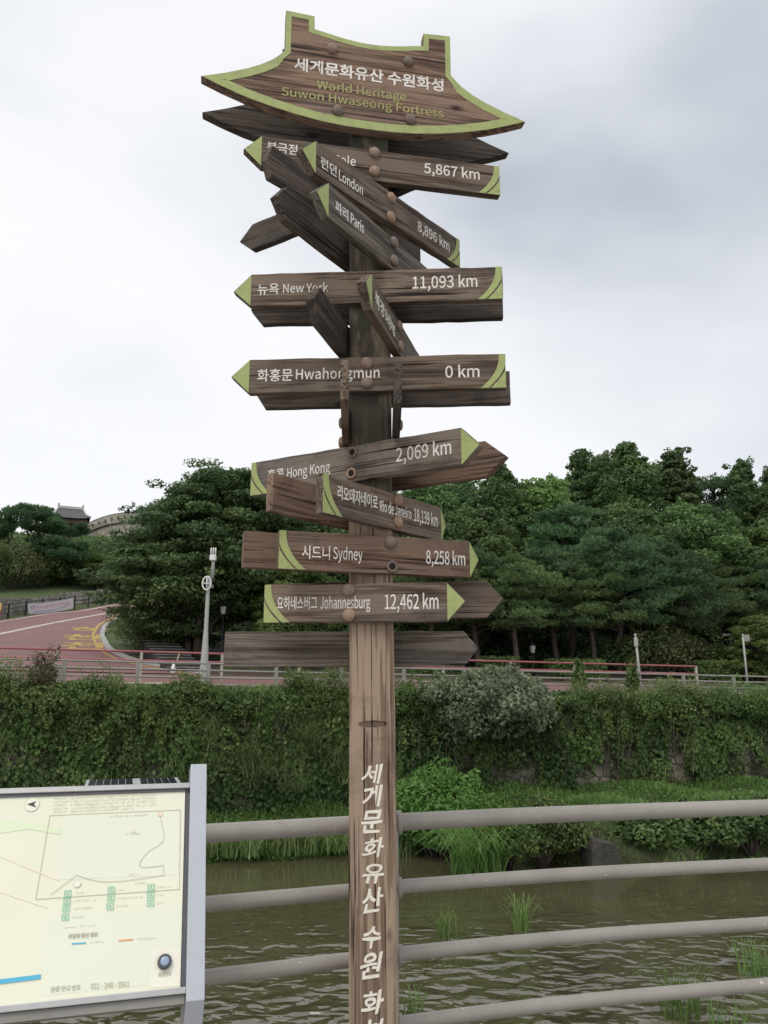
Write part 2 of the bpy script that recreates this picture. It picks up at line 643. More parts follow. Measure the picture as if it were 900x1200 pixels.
def terrain(p, q):
    p, q = np.asarray(p, float), np.asarray(q, float)
    right = sstep(-5, 9, p - .12 * q)
    k1 = .17
    k2 = .17 + .20 * right
    k3 = .27 - .17 * right
    z = ztop(p) + .06 * np.clip(q, 0, 8) + k1 * np.clip(q - 8, 0, 14) + k2 * np.clip(q - 22, 0, 23) + k3 * np.clip(q - 45, 0, 75)
    return z


def zt(p, q):
    return float(terrain(p, q))


def at_q(px, q):
    """point of the far side seen in pixel column px (near the horizon) at distance q behind the river wall"""
    u = (px - 450) / FPX / 1.0
    # x = u * y  (depth along the ground is close to camera depth near the horizon row)
    # q = (x-x0)*EQ0 + (y-y0)*EQ1
    y = (q + P0[0] * EQ[0] + P0[1] * EQ[1]) / (u * EQ[0] + EQ[1])
    return u * y, y


def ground(px, py, tmin=20.0, tmax=260.0):
    """where a sight line meets the far terrain"""
    d = ray(px, py)
    d = d / d[1]
    prev = None
    y = tmin
    while y < tmax:
        p, q = pq(d[0] * y, y)
        z = EYE + d[2] * y
        if q >= 0 and z <= zt(p, q):
            lo, hi = (prev if prev else y - .5), y
            for _ in range(30):
                m = (lo + hi) / 2
                p, q = pq(d[0] * m, m)
                if q >= 0 and EYE + d[2] * m <= zt(p, q): hi = m
                else: lo = m
            y = hi
            p, q = pq(d[0] * y, y)
            return d[0] * y, y, zt(p, q)
        prev = y
        y += .5
    y = tmax
    p, q = pq(d[0] * y, y)
    return d[0] * y, y, zt(p, q)


def grid_sheet(name, ps, qs, zf, mat, kind='structure'):
    PP, QQ = np.meshgrid(ps, qs, indexing='ij')
    X, Y = xy(PP, QQ)
    V = np.stack([X, Y, zf(PP, QQ)], -1).reshape(-1, 3)
    n, m = len(ps), len(qs)
    i, j = np.meshgrid(np.arange(n - 1), np.arange(m - 1), indexing='ij')
    a = (i * m + j).ravel()
    F = np.stack([a, a + m, a + m + 1, a + 1], 1)
    o = np_mesh(name, V, F, mat, smooth=True)
    o['kind'] = kind
    return o


# ground material: dark woodland soil, lawn further left
def ground_mat():
    m, t, b = new_mat('hillside_ground')
    g = N(t, 'ShaderNodeNewGeometry').outputs['Position']
    n = noise(t, g, .9, 6, .6)
    fine = noise(t, g, 6.0, 5, .6)
    soil = ramp(t, fine, [(.3, (.035, .028, .02)), (.7, (.075, .06, .04))])
    grass = ramp(t, fine, [(.3, (.045, .07, .022)), (.7, (.09, .12, .045))])
    sep = N(t, 'ShaderNodeSeparateXYZ')
    t.links.new(g, sep.inputs[0])
    lm = maprange(t, sep.outputs['X'], -12, -16)
    lm2 = N(t, 'ShaderNodeMath', operation='MAXIMUM')
    t.links.new(lm, lm2.inputs[0])
    t.links.new(maprange(t, n, .5, .6), lm2.inputs[1])
    c = mixc(t, lm2.outputs[0], soil, grass)
    t.links.new(c, b.inputs['Base Color'])
    b.inputs['Roughness'].default_value = .95
    bump(t, b, fine, .6, .05)
    return m


def asphalt_mat():
    m, t, b = new_mat('red_asphalt')
    g = N(t, 'ShaderNodeNewGeometry').outputs['Position']
    big = noise(t, g, .35, 6, .6, .4)
    fine = noise(t, g, 18.0, 4, .6)
    c = ramp(t, big, [(.3, (.155, .082, .082)), (.7, (.215, .115, .114))])
    c = mixc(t, maprange(t, fine, .35, .7, 0, .35), c, (.31, .18, .17))
    st = noise(t, mapping(t, g, (1.2, .25, .25)), 1.0, 5, .6, .3)
    c = mixc(t, maprange(t, st, .6, .75, 0, .5), c, (.13, .075, .075))
    t.links.new(c, b.inputs['Base Color'])
    b.inputs['Roughness'].default_value = .85
    bump(t, b, fine, .3, .006)
    return m


def stone_mat(name, c1, c2, joint, scale, stretch=(1, 1, 1), moss=None, jw=.06):
    m, t, b = new_mat(name)
    tc = N(t, 'ShaderNodeTexCoord').outputs['Object']
    v = mapping(t, tc, tuple(scale * s for s in stretch))
    vo = N(t, 'ShaderNodeTexVoronoi', feature='DISTANCE_TO_EDGE')
    t.links.new(v, vo.inputs['Vector']); vo.inputs['Scale'].default_value = 1.0
    vc = N(t, 'ShaderNodeTexVoronoi', feature='F1')
    t.links.new(v, vc.inputs['Vector']); vc.inputs['Scale'].default_value = 1.0
    sep = N(t, 'ShaderNodeSeparateColor')
    t.links.new(vc.outputs['Color'], sep.inputs[0])
    n = noise(t, tc, scale * 5, 6, .65)
    add = N(t, 'ShaderNodeMath', operation='MULTIPLY_ADD')
    t.links.new(sep.outputs[0], add.inputs[0]); add.inputs[1].default_value = .7
    t.links.new(n, add.inputs[2])
    c = ramp(t, add.outputs[0], [(.35, c1), (1.1, c2)])
    jm = maprange(t, vo.outputs['Distance'], 0, jw)
    c = mixc(t, jm, joint, c)
    if moss is not None:
        mn = noise(t, tc, .7, 7, .65)
        c = mixc(t, maprange(t, mn, .45, .62), c, moss)
    t.links.new(c, b.inputs['Base Color'])
    b.inputs['Roughness'].default_value = .9
    h = N(t, 'ShaderNodeMath', operation='MULTIPLY_ADD')
    t.links.new(n, h.inputs[0]); h.inputs[1].default_value = .3
    t.links.new(jm, h.inputs[2])
    bump(t, b, h.outputs[0], .8, .06)
    return m


M['ground'] = ground_mat()
M['asphalt'] = asphalt_mat()
M['concrete'] = rough_mat('pale_concrete', (.40, .37, .31), .18, 2.5, .9, .2, .01, dirt=(.28, .26, .19))
M['kerbstone'] = rough_mat('kerb_stone', (.36, .36, .35), .15, 4, .85, .15, .01, dirt=(.25, .25, .23))
M['wallstone'] = stone_mat('river_wall_stone', (.10, .085, .07), (.27, .235, .19), (.035, .032, .026), 2.5, (1, 1, 1.25), moss=(.045, .05, .028), jw=.05)
M['fortstone'] = stone_mat('fortress_stone', (.22, .20, .165), (.40, .37, .31), (.15, .14, .12), 1.1, (1, 1, 1.6), jw=.05)
M['lawnwall'] = stone_mat('retaining_blocks', (.25, .235, .20), (.38, .36, .31), (.10, .095, .085), .9, (1, 1, 1.5), jw=.05)
M['linewhite'] = rough_mat('road_line_white', (.52, .48, .45), .15, 6, .8, .1, dirt=(.36, .27, .25))
M['lineyellow'] = rough_mat('road_line_yellow', (.42, .30, .09), .15, 6, .8, .1, dirt=(.36, .22, .1))

ps = np.concatenate([np.arange(-170, -45, 5.0), np.arange(-45, 75, 1.0), np.arange(75, 231, 5.0)])
qs = np.concatenate([[0.0, .5], np.arange(1, 60, 1.0), np.arange(60, 121, 4.0), [140, 180, 240, 320]])
grid_sheet('hillside_terrain', ps, qs, terrain, M['ground'])

# paved strip, riverside road
grid_sheet('riverside_pavement', np.arange(-45, 75.5, 1.0), np.array([0.25, .9, 1.7]), lambda p, q: terrain(p, q) + .02, M['concrete'])
grid_sheet('riverside_road', np.arange(-45, 29.5, 1.0), np.arange(1.7, 10.01, .4), lambda p, q: terrain(p, q) + .03, M['asphalt'])
grid_sheet('park_path', np.arange(29, 75.5, 1.0), np.arange(1.7, 6.01, .4), lambda p, q: terrain(p, q) + .03, M['concrete'])


def resample(pts, n):
    pts = np.array(pts, float)
    d = np.r_[0, np.cumsum(np.linalg.norm(np.diff(pts, axis=0), axis=1))]
    # Catmull-like smoothing by dense linear then box filter
    s = np.linspace(0, d[-1], n)
    out = np.stack([np.interp(s, d, pts[:, k]) for k in range(2)], 1)
    for _ in range(3):
        out[1:-1] = (out[:-2] + 2 * out[1:-1] + out[2:]) / 4
    return out


def gpq(px, py):
    x, y, z = ground(px, py)
    return pq(x, y)


Lpts = [gpq(200, 697), gpq(130, 708.5), gpq(60, 718), gpq(0, 727.5), gpq(-90, 742), (-27, 10.0)]
Rpts = [gpq(205, 706), gpq(142, 722), gpq(121, 734), gpq(116, 746), gpq(124, 762), gpq(152, 776), (3.5, 10.0)]
LC, RC = resample(Lpts, 60), resample(Rpts, 60)


def ribbon(name, A, B, k, lift, mat, kind='structure'):
    ts = np.linspace(0, 1, k)
    V = []
    for a, b in zip(A, B):
        for t_ in ts:
            p, q = a * (1 - t_) + b * t_
            x, y = xy(p, q)
            V.append((x, y, zt(p, q) + lift))
    n = len(A)
    i, j = np.meshgrid(np.arange(n - 1), np.arange(k - 1), indexing='ij')
    a = (i * k + j).ravel()
    o = np_mesh(name, V, np.stack([a, a + k, a + k + 1, a + 1], 1), mat, smooth=True)
    o['kind'] = kind
    return o


ribbon('hill_road', LC, RC, 30, .036, M['asphalt'])


def offset_curve(C, d):
    t_ = np.gradient(C, axis=0)
    t_ = t_ / np.linalg.norm(t_, axis=1, keepdims=True)
    return C + np.stack([-t_[:, 1], t_[:, 0]], 1) * d


def mid(f0, f1):
    return LC * (1 - f0) + RC * f0, LC * (1 - f1) + RC * f1


sgn = 1 if np.dot(offset_curve(RC, 1.0)[30] - RC[30], LC[30] - RC[30]) > 0 else -1
sgl = 1 if np.dot(offset_curve(LC, 1.0)[30] - LC[30], RC[30] - LC[30]) > 0 else -1
ribbon('road_line_yellow', offset_curve(RC, sgn * .30), offset_curve(RC, sgn * .48), 3, .041, M['lineyellow'])
ribbon('road_line_white', offset_curve(LC, sgl * .35), offset_curve(LC, sgl * .55), 3, .041, M['linewhite'])
cl = [gpq(200, 706), gpq(130, 718), gpq(60, 731), gpq(0, 743.5), gpq(-60, 757)]
cl = resample(cl, 50)
ribbon('centre_line_white', offset_curve(cl, -.16), offset_curve(cl, .16), 3, .041, M['linewhite'])

# kerb along the inside of the bend
km = MB()
for (a, b) in zip(RC[:-1], RC[1:]):
    pass
oA, oB = RC, offset_curve(RC, -sgn * .28)
vs, fs = [], []
for i in range(60):
    for c_, dz in ((oA, -.05), (oA, .15), (oB, .15), (oB, -.05)):
        x, y = xy(*c_[i])
        vs.append((x, y, zt(*c_[i]) + dz))
for i in range(59):
    for k in range(3):
        fs.append((i * 4 + k, i * 4 + k + 1, i * 4 + 4 + k + 1, i * 4 + 4 + k))
km.add(vs, fs)
tag(km.build('kerb', M['kerbstone']), kind='structure')

# yellow syllables painted on the bend
bmx = bmesh.new()
gx, gy, gz = ground(103, 746)
road_dir = unit(np.array([*(np.array(ground(110, 735)[:2]) - np.array(ground(101, 759)[:2]))]))
for ch, (px, py) in zip('천천히', ((97, 757.5), (96, 747.5), (104, 738.5))):
    me, co = text_mesh(ch, .03 * CAP)
    a, b = co.min(0), co.max(0)
    u = (co[:, 0] - (a[0] + b[0]) / 2) / (b[0] - a[0]) * 2.3
    w = (co[:, 1] - (a[1] + b[1]) / 2) / (b[1] - a[1]) * 3.4
    cx, cy, cz = ground(px, py)
    side = np.array([road_dir[1], -road_dir[0]])
    XY = np.array([cx, cy]) + u[:, None] * side + w[:, None] * road_dir
    pp, qq = pq(XY[:, 0], XY[:, 1])
    Z = terrain(pp, qq) + .046 + (co[:, 2] > 0) * .003
    me.vertices.foreach_set('co', np.stack([XY[:, 0], XY[:, 1], Z], 1).astype(np.float32).ravel())
    bmx.from_mesh(me)
    bpy.data.meshes.remove(me)
me = bpy.data.meshes.new('road_marking')
bmx.to_mesh(me); bmx.free()
me.materials.clear(); me.materials.append(M['lineyellow'])
tag(link(bpy.data.objects.new('road_marking', me)), kind='structure')

# ------------------------------------------------------------------ river, banks, near ground
def water_mat():
    m, t, b = new_mat('river_water')
    g = N(t, 'ShaderNodeNewGeometry').outputs['Position']
    n0 = noise(t, g, .25, 4, .6)
    c = ramp(t, n0, [(.35, (.068, .061, .033)), (.65, (.090, .080, .045))])
    t.links.new(c, b.inputs['Base Color'])
    b.inputs['Roughness'].default_value = .03
    b.inputs['IOR'].default_value = 2.0
    # wavelets: short crests across the stream, stronger in the riffle by the near bank
    w1 = noise(t, mapping(t, g, (1.7, 2.3, 1)), 1.0, 1.0, .35, .9)
    w2 = noise(t, mapping(t, g, (4.2, 5.6, 1), (3, 1, 0)), 1.0, 1.0, .4, .6)
    sep = N(t, 'ShaderNodeSeparateXYZ')
    t.links.new(g, sep.inputs[0])
    patch = noise(t, mapping(t, g, (.18, .25, 1), (2, 5, 0)), 1.0, 2.0, .5)
    amp = N(t, 'ShaderNodeMath', operation='MULTIPLY')
    t.links.new(maprange(t, sep.outputs['Y'], 19.5, 11.5, .05, 1.25), amp.inputs[0])
    t.links.new(maprange(t, patch, .3, .65, .55, 1.15), amp.inputs[1])
    s = N(t, 'ShaderNodeMath', operation='MULTIPLY_ADD')
    t.links.new(w2, s.inputs[0]); s.inputs[1].default_value = .20
    t.links.new(w1, s.inputs[2])
    mu = N(t, 'ShaderNodeMath', operation='MULTIPLY')
    t.links.new(s.outputs[0], mu.inputs[0]); t.links.new(amp.outputs[0], mu.inputs[1])
    bump(t, b, mu.outputs[0], 1.0, .24)
    return m


M['water'] = water_mat()
wm = MB()
wm.add([(-160, 2.9, WATER_Z), (160, 2.9, WATER_Z), (160, 90, WATER_Z), (-160, 90, WATER_Z)], [(0, 1, 2, 3)])
tag(wm.build('river_water', M['water']), kind='structure')
M['paving'] = rough_mat('promenade_paving', (.32, .30, .28), .15, 3, .9, .15, .01)


def rail_y(x):
    """centre line of the near railing: two gently bowed runs"""
    xs = [-14, -3, -1.2, -.53, -.115, .042, .34, .69, .82, 1.42, 3.0, 8.0, 20]
    ys = [-2.5, 1.55, 2.28, 2.535, 2.695, 2.755, 2.855, 2.955, 2.985, 3.115, 3.42, 4.2, 5.8]
    return float(np.interp(x, xs, ys))


gm = MB()
xs_e = np.r_[-160, np.linspace(-14, 20, 40), 160]
ye = [rail_y(np.clip(x, -14, 20)) + .22 for x in xs_e]
n = len(xs_e)
vs = [(x, -160, 0) for x in xs_e] + [(x, y, 0) for x, y in zip(xs_e, ye)] + [(x, y + .05, WATER_Z - .5) for x, y in zip(xs_e, ye)]
gm.add(vs, [(i, i + 1, n + i + 1, n + i) for i in range(n - 1)] + [(n + i, n + i + 1, 2 * n + i + 1, 2 * n + i) for i in range(n - 1)])
tag(gm.build('promenade_ground', M['paving']), kind='structure')


def q_edge(p):
    """waterline of the far bank"""
    return -2.7 - 3.5 * sstep(9, 15, p) - .35 * np.sin(p * .9) * sstep(8, 14, p) - .2 * np.sin(p * 2.3 + 1)


def z_berm(p, q):
    e = q_edge(p)
    f = np.clip((q - e) / (0 - e), 0, 1)
    right = sstep(10, 14, p)
    left_z = WATER_Z - .25 + 1.35 * f ** .8
    hump = .18 * np.sin(p * 1.3) * np.sin(q * 1.1)
    right_z = np.where(f < .1, WATER_Z - .3 + (1.33) * np.clip(f / .1, 0, 1) ** .6, -1.97 + .42 * (f - .1) / .9) + hump * (f > .12)
    return left_z * (1 - right) + right_z * right


PPb = np.concatenate([np.arange(-60, -14, 3.0), np.arange(-14, 46, .4), np.arange(46, 120, 3.0)])
nf = 28
V = []
for p in PPb:
    e = float(q_edge(p)) - .05
    for f in np.linspace(0, 1, nf) ** 1.3:
        q = e * (1 - f) + .35 * f
        x, y = xy(p, q)
        V.append((x, y, float(z_berm(p, min(q, 0)))))
i, j = np.meshgrid(np.arange(len(PPb) - 1), np.arange(nf - 1), indexing='ij')
a = (i * nf + j).ravel()
M['bank'] = rough_mat('bank_earth', (.055, .062, .028), .4, 3, .95, .5, .04, dirt=(.05, .04, .028))
tag(np_mesh('river_bank', V, np.stack([a, a + nf, a + nf + 1, a + 1], 1), M['bank'], smooth=True), kind='structure')

# retaining wall: battered and uneven
V = []
zs = np.linspace(0, 1, 12)
PW = np.concatenate([np.arange(-60, -20, 2.0), np.arange(-20, 50, .5), np.arange(50, 121, 2.0)])
for p in PW:
    for f in zs:
        q = -.28 * (1 - f) + .06 * math.sin(p * 3.1 + f * 7) * math.sin(f * 9 + p) * (f < .99)
        x, y = xy(p, q)
        V.append((x, y, -2.2 + (ztop(p) + 2.2 - .03) * f))
    x, y = xy(p, .45)
    V.append((x, y, float(ztop(p)) - .03 + .027 * .45))
m_ = len(zs) + 1
i, j = np.meshgrid(np.arange(len(PW) - 1), np.arange(m_ - 1), indexing='ij')
a = (i * m_ + j).ravel()
o = np_mesh('retaining_wall', V, np.stack([a, a + m_, a + m_ + 1, a + 1], 1), M['wallstone'])
tag(o, 'rough stone river wall hung with ivy below the far road', 'wall')
#SPLIT
# ------------------------------------------------------------------ fingerpost
AXX, AXY = -0.041, 2.57
D = 0.10
signpost = empty('fingerpost', (AXX, AXY, 0), 0, 'tall weathered wooden fingerpost with many direction boards under a roof shaped sign', 'signpost')


def child_empty_rot(o, yaw, z):
    o.location = (0, 0, z)
    o.rotation_euler = (0, 0, yaw)
    return o


def make_post():
    """square post with chamfered arrises, a scooped half-moon notch and a shallow dished panel for the lettering"""
    hw, ch = .0700, .011
    H = 2.28 + EYE
    zs = np.unique(np.round(np.concatenate([np.linspace(0, 1.48, 40), np.linspace(1.48, 1.55, 46), np.linspace(1.55, H, 50)]), 4))
    xs = np.linspace(-hw + ch, hw - ch, 49)
    vs, idx = [], {}

    def front(x, z):
        d = 0.0
        x0 = x - .003
        arc = 1.521 + .006 * (1 - (x0 / .043) ** 2) if abs(x0) < .043 else -1
        if abs(x0) < .043 and z < arc and z > 1.511 - .0035 * (1 - (x0 / .043) ** 2):
            d = .021 * (1 - (x0 / .0432) ** 2) ** .5
        d += .0006 * math.sin(x * 210 + 2 * math.sin(z * 2.1)) + .0007 * math.sin(z * 3.7 + x * 30)
        return -hw + d
    nx = len(xs)
    for z in zs:
        for x in xs: vs.append((x, front(x, z), z))
    fs = []
    for i in range(len(zs) - 1):
        for k in range(nx - 1):
            a = i * nx + k
            fs.append((a, a + 1, a + nx + 1, a + nx))
    mb = MB()
    mb.add(vs, fs)
    # other sides
    prof = [(hw - ch, -hw), (hw, -hw + ch), (hw, hw - ch), (hw - ch, hw), (-hw + ch, hw), (-hw, hw - ch), (-hw, -hw + ch), (-hw + ch, -hw)]
    z2 = np.linspace(0, H, 30)
    v2 = []
    for z in z2:
        for k, (x, y) in enumerate(prof):
            j = 0 if k in (0, 7) else .0012 * math.sin(z * 5 + k)
            v2.append((x + j, y, z))
    f2 = [(i * 8 + k, i * 8 + k + 1, i * 8 + 8 + k + 1, i * 8 + 8 + k) for i in range(len(z2) - 1) for k in range(7)]
    f2.append(tuple((len(z2) - 1) * 8 + k for k in range(8)))
    mb.add(v2, f2)
    o = mb.build('post', M['post'], signpost)
    o.location = (.012 - .004, 0, 0)
    o.rotation_euler = (0, -.0095, 0)
    o.location.x = .019
    return o


post = make_post()
# brush lettering down the post
ROWS = [('세', 897, 918), ('계', 922, 946), ('문', 952, 976), ('화', 985, 1006), ('유', 1014, 1035), ('산', 1042, 1069),
        ('수', 1087, 1111), ('원', 1119, 1147), ('화', 1164, 1190), ('성', 1196, 1222)]
its = []
rr = random.Random(4)
for ch, y0, y1 in ROWS:
    za = EYE + ray(0, y0)[2] / ray(0, y0)[1] * 2.498
    zb = EYE + ray(0, y1)[2] / ray(0, y1)[1] * 2.498
    w = .064 if ch not in '수' else .055
    cx = -.0115 + rr.uniform(-.0025, .0025) + .0095 * ((za + zb) / 2)
    its.append((ch, cx - w / 2, cx + w / 2, (za + zb) / 2, (za - zb) * 1.08, .020, .16, rr.uniform(.04, .14)))
lettering(its, -.0700, M['brush'], post, thick=.0022, warp=.022)


def rot_child(name, mb, mat, yaw, z, parent=signpost, bevel=.0025):
    o = mb.build(name, mat, parent, bevel=bevel)
    o.location = (0, 0, z)
    o.rotation_euler = (0, 0, math.radians(yaw))
    return o


def wobble(pts, r, step=.05, amp=.0009):
    out = []
    n = len(pts)
    for i in range(n):
        a, b = np.array(pts[i]), np.array(pts[(i + 1) % n])
        k = max(1, int(np.linalg.norm(b - a) / step))
        nv = np.array([-(b - a)[1], (b - a)[0]])
        nv = nv / max(np.linalg.norm(nv), 1e-9)
        for j in range(k):
            q = a + (b - a) * j / k
            if j: q = q + nv * r.gauss(0, amp * 1.05)
            out.append((float(q[0]), float(q[1])))
    return out


def bolt(parent, x, y, z, hole=False, back=False):
    mb = MB()
    s = -1 if back else 1
    if hole:
        prof = [(.0195, 0), (.0195, .004 * s), (.0165, .0062 * s), (.0115, .0055 * s), (.0105, .001 * s)]
    else:
        prof = [(.0205, 0), (.0205, .0035 * s), (.0185, .0085 * s), (.0125, .0125 * s), (.004, .0140 * s)]
    mb.lathe(prof, (x, y, z), 'F', 16)
    o = mb.build('bolt', M['bolt'], parent, smooth=True)
    if hole:
        h = MB()
        h.lathe([(.0106, .0012 * s), (.0104, .0030 * s)], (x, y, z), 'F', 12, 0)
        mb2 = h
        me = o.data
        me.materials.append(M['hole'])
        bm = bmesh.new(); bm.from_mesh(me)
        base = [bm.verts.new(v) for v in mb2.v]
        for f in mb2.f:
            fc = bm.faces.new([base[i] for i in f]); fc.material_index = 1
        bm.to_mesh(me); bm.free()
    return o


def swoosh(E, s, h):
    """the green crescent and corner on the square end of a board; s=+1 right end, -1 left end"""
    top, bot = h / 2 - .001, -h / 2 + .001
    T = np.linspace(0, 1, 14)
    X = lambda o: E - s * np.maximum(o, .0012)
    c1 = [(X(.022 + .062 * t ** 2.3), top + (bot - top) * t) for t in T]
    c2 = [(X(.0012 + .058 * ((t - .25) / .75) ** 1.7), top + (bot - top) * t) for t in np.linspace(.25, 1, 12)]
    band = c1 + c2[::-1] + [(X(0), top)]
    c3 = [(X(.0012 + .050 * ((t - .42) / .58) ** 1.5), top + (bot - top) * t) for t in np.linspace(.42, 1, 10)]
    corner = c3 + [(X(0), bot)]
    return band, corner


def board(yaw, z, s0, s1, tip=None, tl=.062, front=True, mat='board', texts=(), bolts=(), label=None, h=.12, green=True, rot=0.0,
          seed=0, backbolts=False, near=None, th=.03):
    r = random.Random(seed + int(z * 1000))
    y0 = near if near is not None else (-D if front else D - .03)
    pts = [(s0, -h / 2), (s1, -h / 2)]
    if tip == 'R': pts.append((s1 + tl, r.uniform(-.004, .004)))
    pts += [(s1, h / 2), (s0, h / 2)]
    if tip == 'L': pts.append((s0 - tl, r.uniform(-.004, .004)))
    tz = pts[-1][1] if tip == 'L' else (pts[2][1] if tip == 'R' else 0)
    mb = MB()
    mb.prism(wobble(pts, r), y0, y0 + th)
    o = rot_child('direction_board', mb, M[mat], yaw, EYE + z)
    o.rotation_euler = (0, rot, math.radians(yaw))
    if label: o['label'] = label
    if front and green:
        e = .0018
        tm = MB()
        if tip == 'L':
            tm.prism([(s0 - tl + .004, tz), (s0, -h / 2 + e), (s0, h / 2 - e)], y0 - .0011, y0 + .0006)
        elif tip == 'R':
            tm.prism([(s1, h / 2 - e), (s1, -h / 2 + e), (s1 + tl - .004, tz)], y0 - .0011, y0 + .0006)
        if tip: tm.build('arrow_tip', M['green'], o)
        for nm, poly in zip(('end_crescent', 'end_corner'), swoosh(s1, 1, h) if tip == 'L' else swoosh(s0, -1, h)):
            sm = MB()
            sm.prism(poly, y0 - .0011, y0 + .0006)
            sm.build(nm, M['green'], o)
    if texts: lettering(texts, y0, M['white'], o)
    for b in bolts: bolt(o, b[0], y0, b[1], len(b) > 2)
    if backbolts:
        for b in backbolts: bolt(o, b[0], y0 + th, b[1], back=True)
    return o


K, L_ = .040, .036
board(11.0, 1.829, -.407, .453, 'L', texts=[('북극점', -.389, -.285, .020, .042, .012), ('North Pole', -.271, -.079, .004, .034, .008), ('5,867 km', .168, .376, .014, .040, .010)],
      bolts=[(-.012, .049), (-.012, -.027)], label='dark brown board reading North Pole 5,867 km, pointing left')
board(48.1, 1.676, -.376, .392, 'L', mat='board', texts=[('런던', -.353, -.283, -.004, .040, .012), ('London', -.272, -.158, -.008, .036, .008), ('8,896 km', .134, .325, .000, .040, .010)],
      bolts=[(-.014, .037), (-.017, -.041)], label='board reading London 8,896 km, turned steeply away')
board(56.7, 1.498, -.391, .379, 'L', mat='board_grey', texts=[('파리', -.355, -.287, .001, .040, .012), ('Paris', -.273, -.198, .003, .036, .008), ('km', .275, .325, .000, .040, .010)],
      bolts=[(-.018, .045), (-.018, -.026)], label='board reading Paris, turned steeply away below the London board')
board(-3.4, 1.358, -.410, .447, 'L', texts=[('뉴욕', -.387, -.313, .001, .042, .012), ('New York', -.299, -.143, .002, .032, .008), ('11,093 km', .144, .363, .009, .043, .010)],
      label='board reading New York 11,093 km, pointing left')
board(74.0, 1.203, -.335, .435, 'L', texts=[('북경', -.300, -.200, .0, .05, .012), ('Beijing', -.185, -.07, .0, .036, .008)],
      bolts=[(-.020, .034), (-.009, -.036)], label='board with worn white letters seen almost edge on')
board(-3.2, 1.041, -.404, .448, 'L', mat='board', texts=[('화홍문', -.377, -.258, .002, .045, .012), ('Hwahongmun', -.247, .032, .003, .035, .008), ('0 km', .249, .361, .000, .040, .010)],
      bolts=[(-.010, .037), (-.010, -.034)], label='board reading Hwahongmun 0 km, pointing left')
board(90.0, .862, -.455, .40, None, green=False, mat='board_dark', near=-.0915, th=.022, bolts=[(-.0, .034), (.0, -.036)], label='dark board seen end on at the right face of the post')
board(92.2, .868, -.465, .39, None, front=False, mat='board', near=.077, th=.022, backbolts=[(-.0, .034), (.0, -.036)], label='splintered board seen end on at the left face of the post')
board(-28.4, .737, -.428, .367, 'R', mat='board_grey', texts=[('홍콩', -.355, -.287, .004, .040, .012), ('Hong Kong', -.273, -.101, .001, .034, .008), ('2,069 km', .144, .334, .004, .043, .010)],
      bolts=[(-.016, .037, 1), (-.019, -.034, 1)], label='greyed board reading Hong Kong 2,069 km, pointing right')
board(49.5, .579, -.328, .249, 'R', tl=.03, mat='board', texts=[('리오데자네이로', -.267, -.085, .014, .046, .010), ('Rio de Janeiro', -.074, .085, .007, .034, .008), ('18,139 km', .099, .231, .008, .042, .010)],
      bolts=[(.014, .042), (.014, -.032)], label='short board reading Rio de Janeiro 18,139 km, pointing right')
board(17.0, .434, -.322, .304, 'R', tl=.034, mat='board_red', texts=[('시드니', -.250, -.162, -.004, .043, .012), ('Sydney', -.152, -.058, -.003, .036, .008), ('8,258 km', .153, .288, .000, .042, .010)],
      bolts=[(.033, .040), (.039, -.037, 1)], label='reddish board reading Sydney 8,258 km, pointing right')
board(-5.0, .282, -.328, .245, 'R', tl=.058, mat='board', texts=[('요하네스버그', -.286, -.159, .001, .042, .012), ('Johannesburg', -.149, .007, .001, .036, .008), ('12,462 km', .052, .218, .002, .044, .010)],
      bolts=[(-.060, .040), (-.059, -.038)], label='board reading Johannesburg 12,462 km, pointing right')
# rear boards of the pairs (their plain inner faces show)
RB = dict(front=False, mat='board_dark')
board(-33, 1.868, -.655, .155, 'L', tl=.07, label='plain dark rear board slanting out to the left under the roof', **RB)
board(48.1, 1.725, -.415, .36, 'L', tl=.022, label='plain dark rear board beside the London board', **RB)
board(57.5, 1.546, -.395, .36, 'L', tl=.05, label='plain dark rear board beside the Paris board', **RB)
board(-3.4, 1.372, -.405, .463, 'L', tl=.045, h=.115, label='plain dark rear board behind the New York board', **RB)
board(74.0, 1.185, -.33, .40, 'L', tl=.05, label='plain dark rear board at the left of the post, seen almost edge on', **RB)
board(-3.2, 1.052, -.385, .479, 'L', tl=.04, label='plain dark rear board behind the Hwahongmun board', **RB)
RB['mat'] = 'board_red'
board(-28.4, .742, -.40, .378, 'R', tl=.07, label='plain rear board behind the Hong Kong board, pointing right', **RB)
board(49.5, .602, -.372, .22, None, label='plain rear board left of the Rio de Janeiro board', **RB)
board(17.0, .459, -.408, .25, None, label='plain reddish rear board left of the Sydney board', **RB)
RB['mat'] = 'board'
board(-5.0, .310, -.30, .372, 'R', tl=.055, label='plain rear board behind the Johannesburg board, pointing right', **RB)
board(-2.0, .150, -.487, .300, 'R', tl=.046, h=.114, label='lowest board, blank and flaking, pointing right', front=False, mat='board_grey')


# roof-shaped top sign, front and rear
def roof_outline():
    half = [(.0, 2.325), (.04, 2.3265), (.08, 2.331), (.12, 2.3375), (.16, 2.346), (.202, 2.3535), (.203, 2.409), (.307, 2.415), (.307, 2.243),
            (.325, 2.222), (.349, 2.199), (.39, 2.171), (.437, 2.1465), (.51, 2.1165), (.592, 2.088),
            (.52, 2.0575), (.44, 2.0285), (.35, 2.004), (.265, 1.986), (.17, 1.971), (.08, 1.9645), (0, 1.963)]
    right = half
    left = [(-x, z) for x, z in half[1:-1]]
    # counter-clockwise seen from the front: start bottom centre, go right, up, then left, down
    ccw = right[::-1] + left
    return [(x - .033, z) for x, z in ccw]


RO = roof_outline()


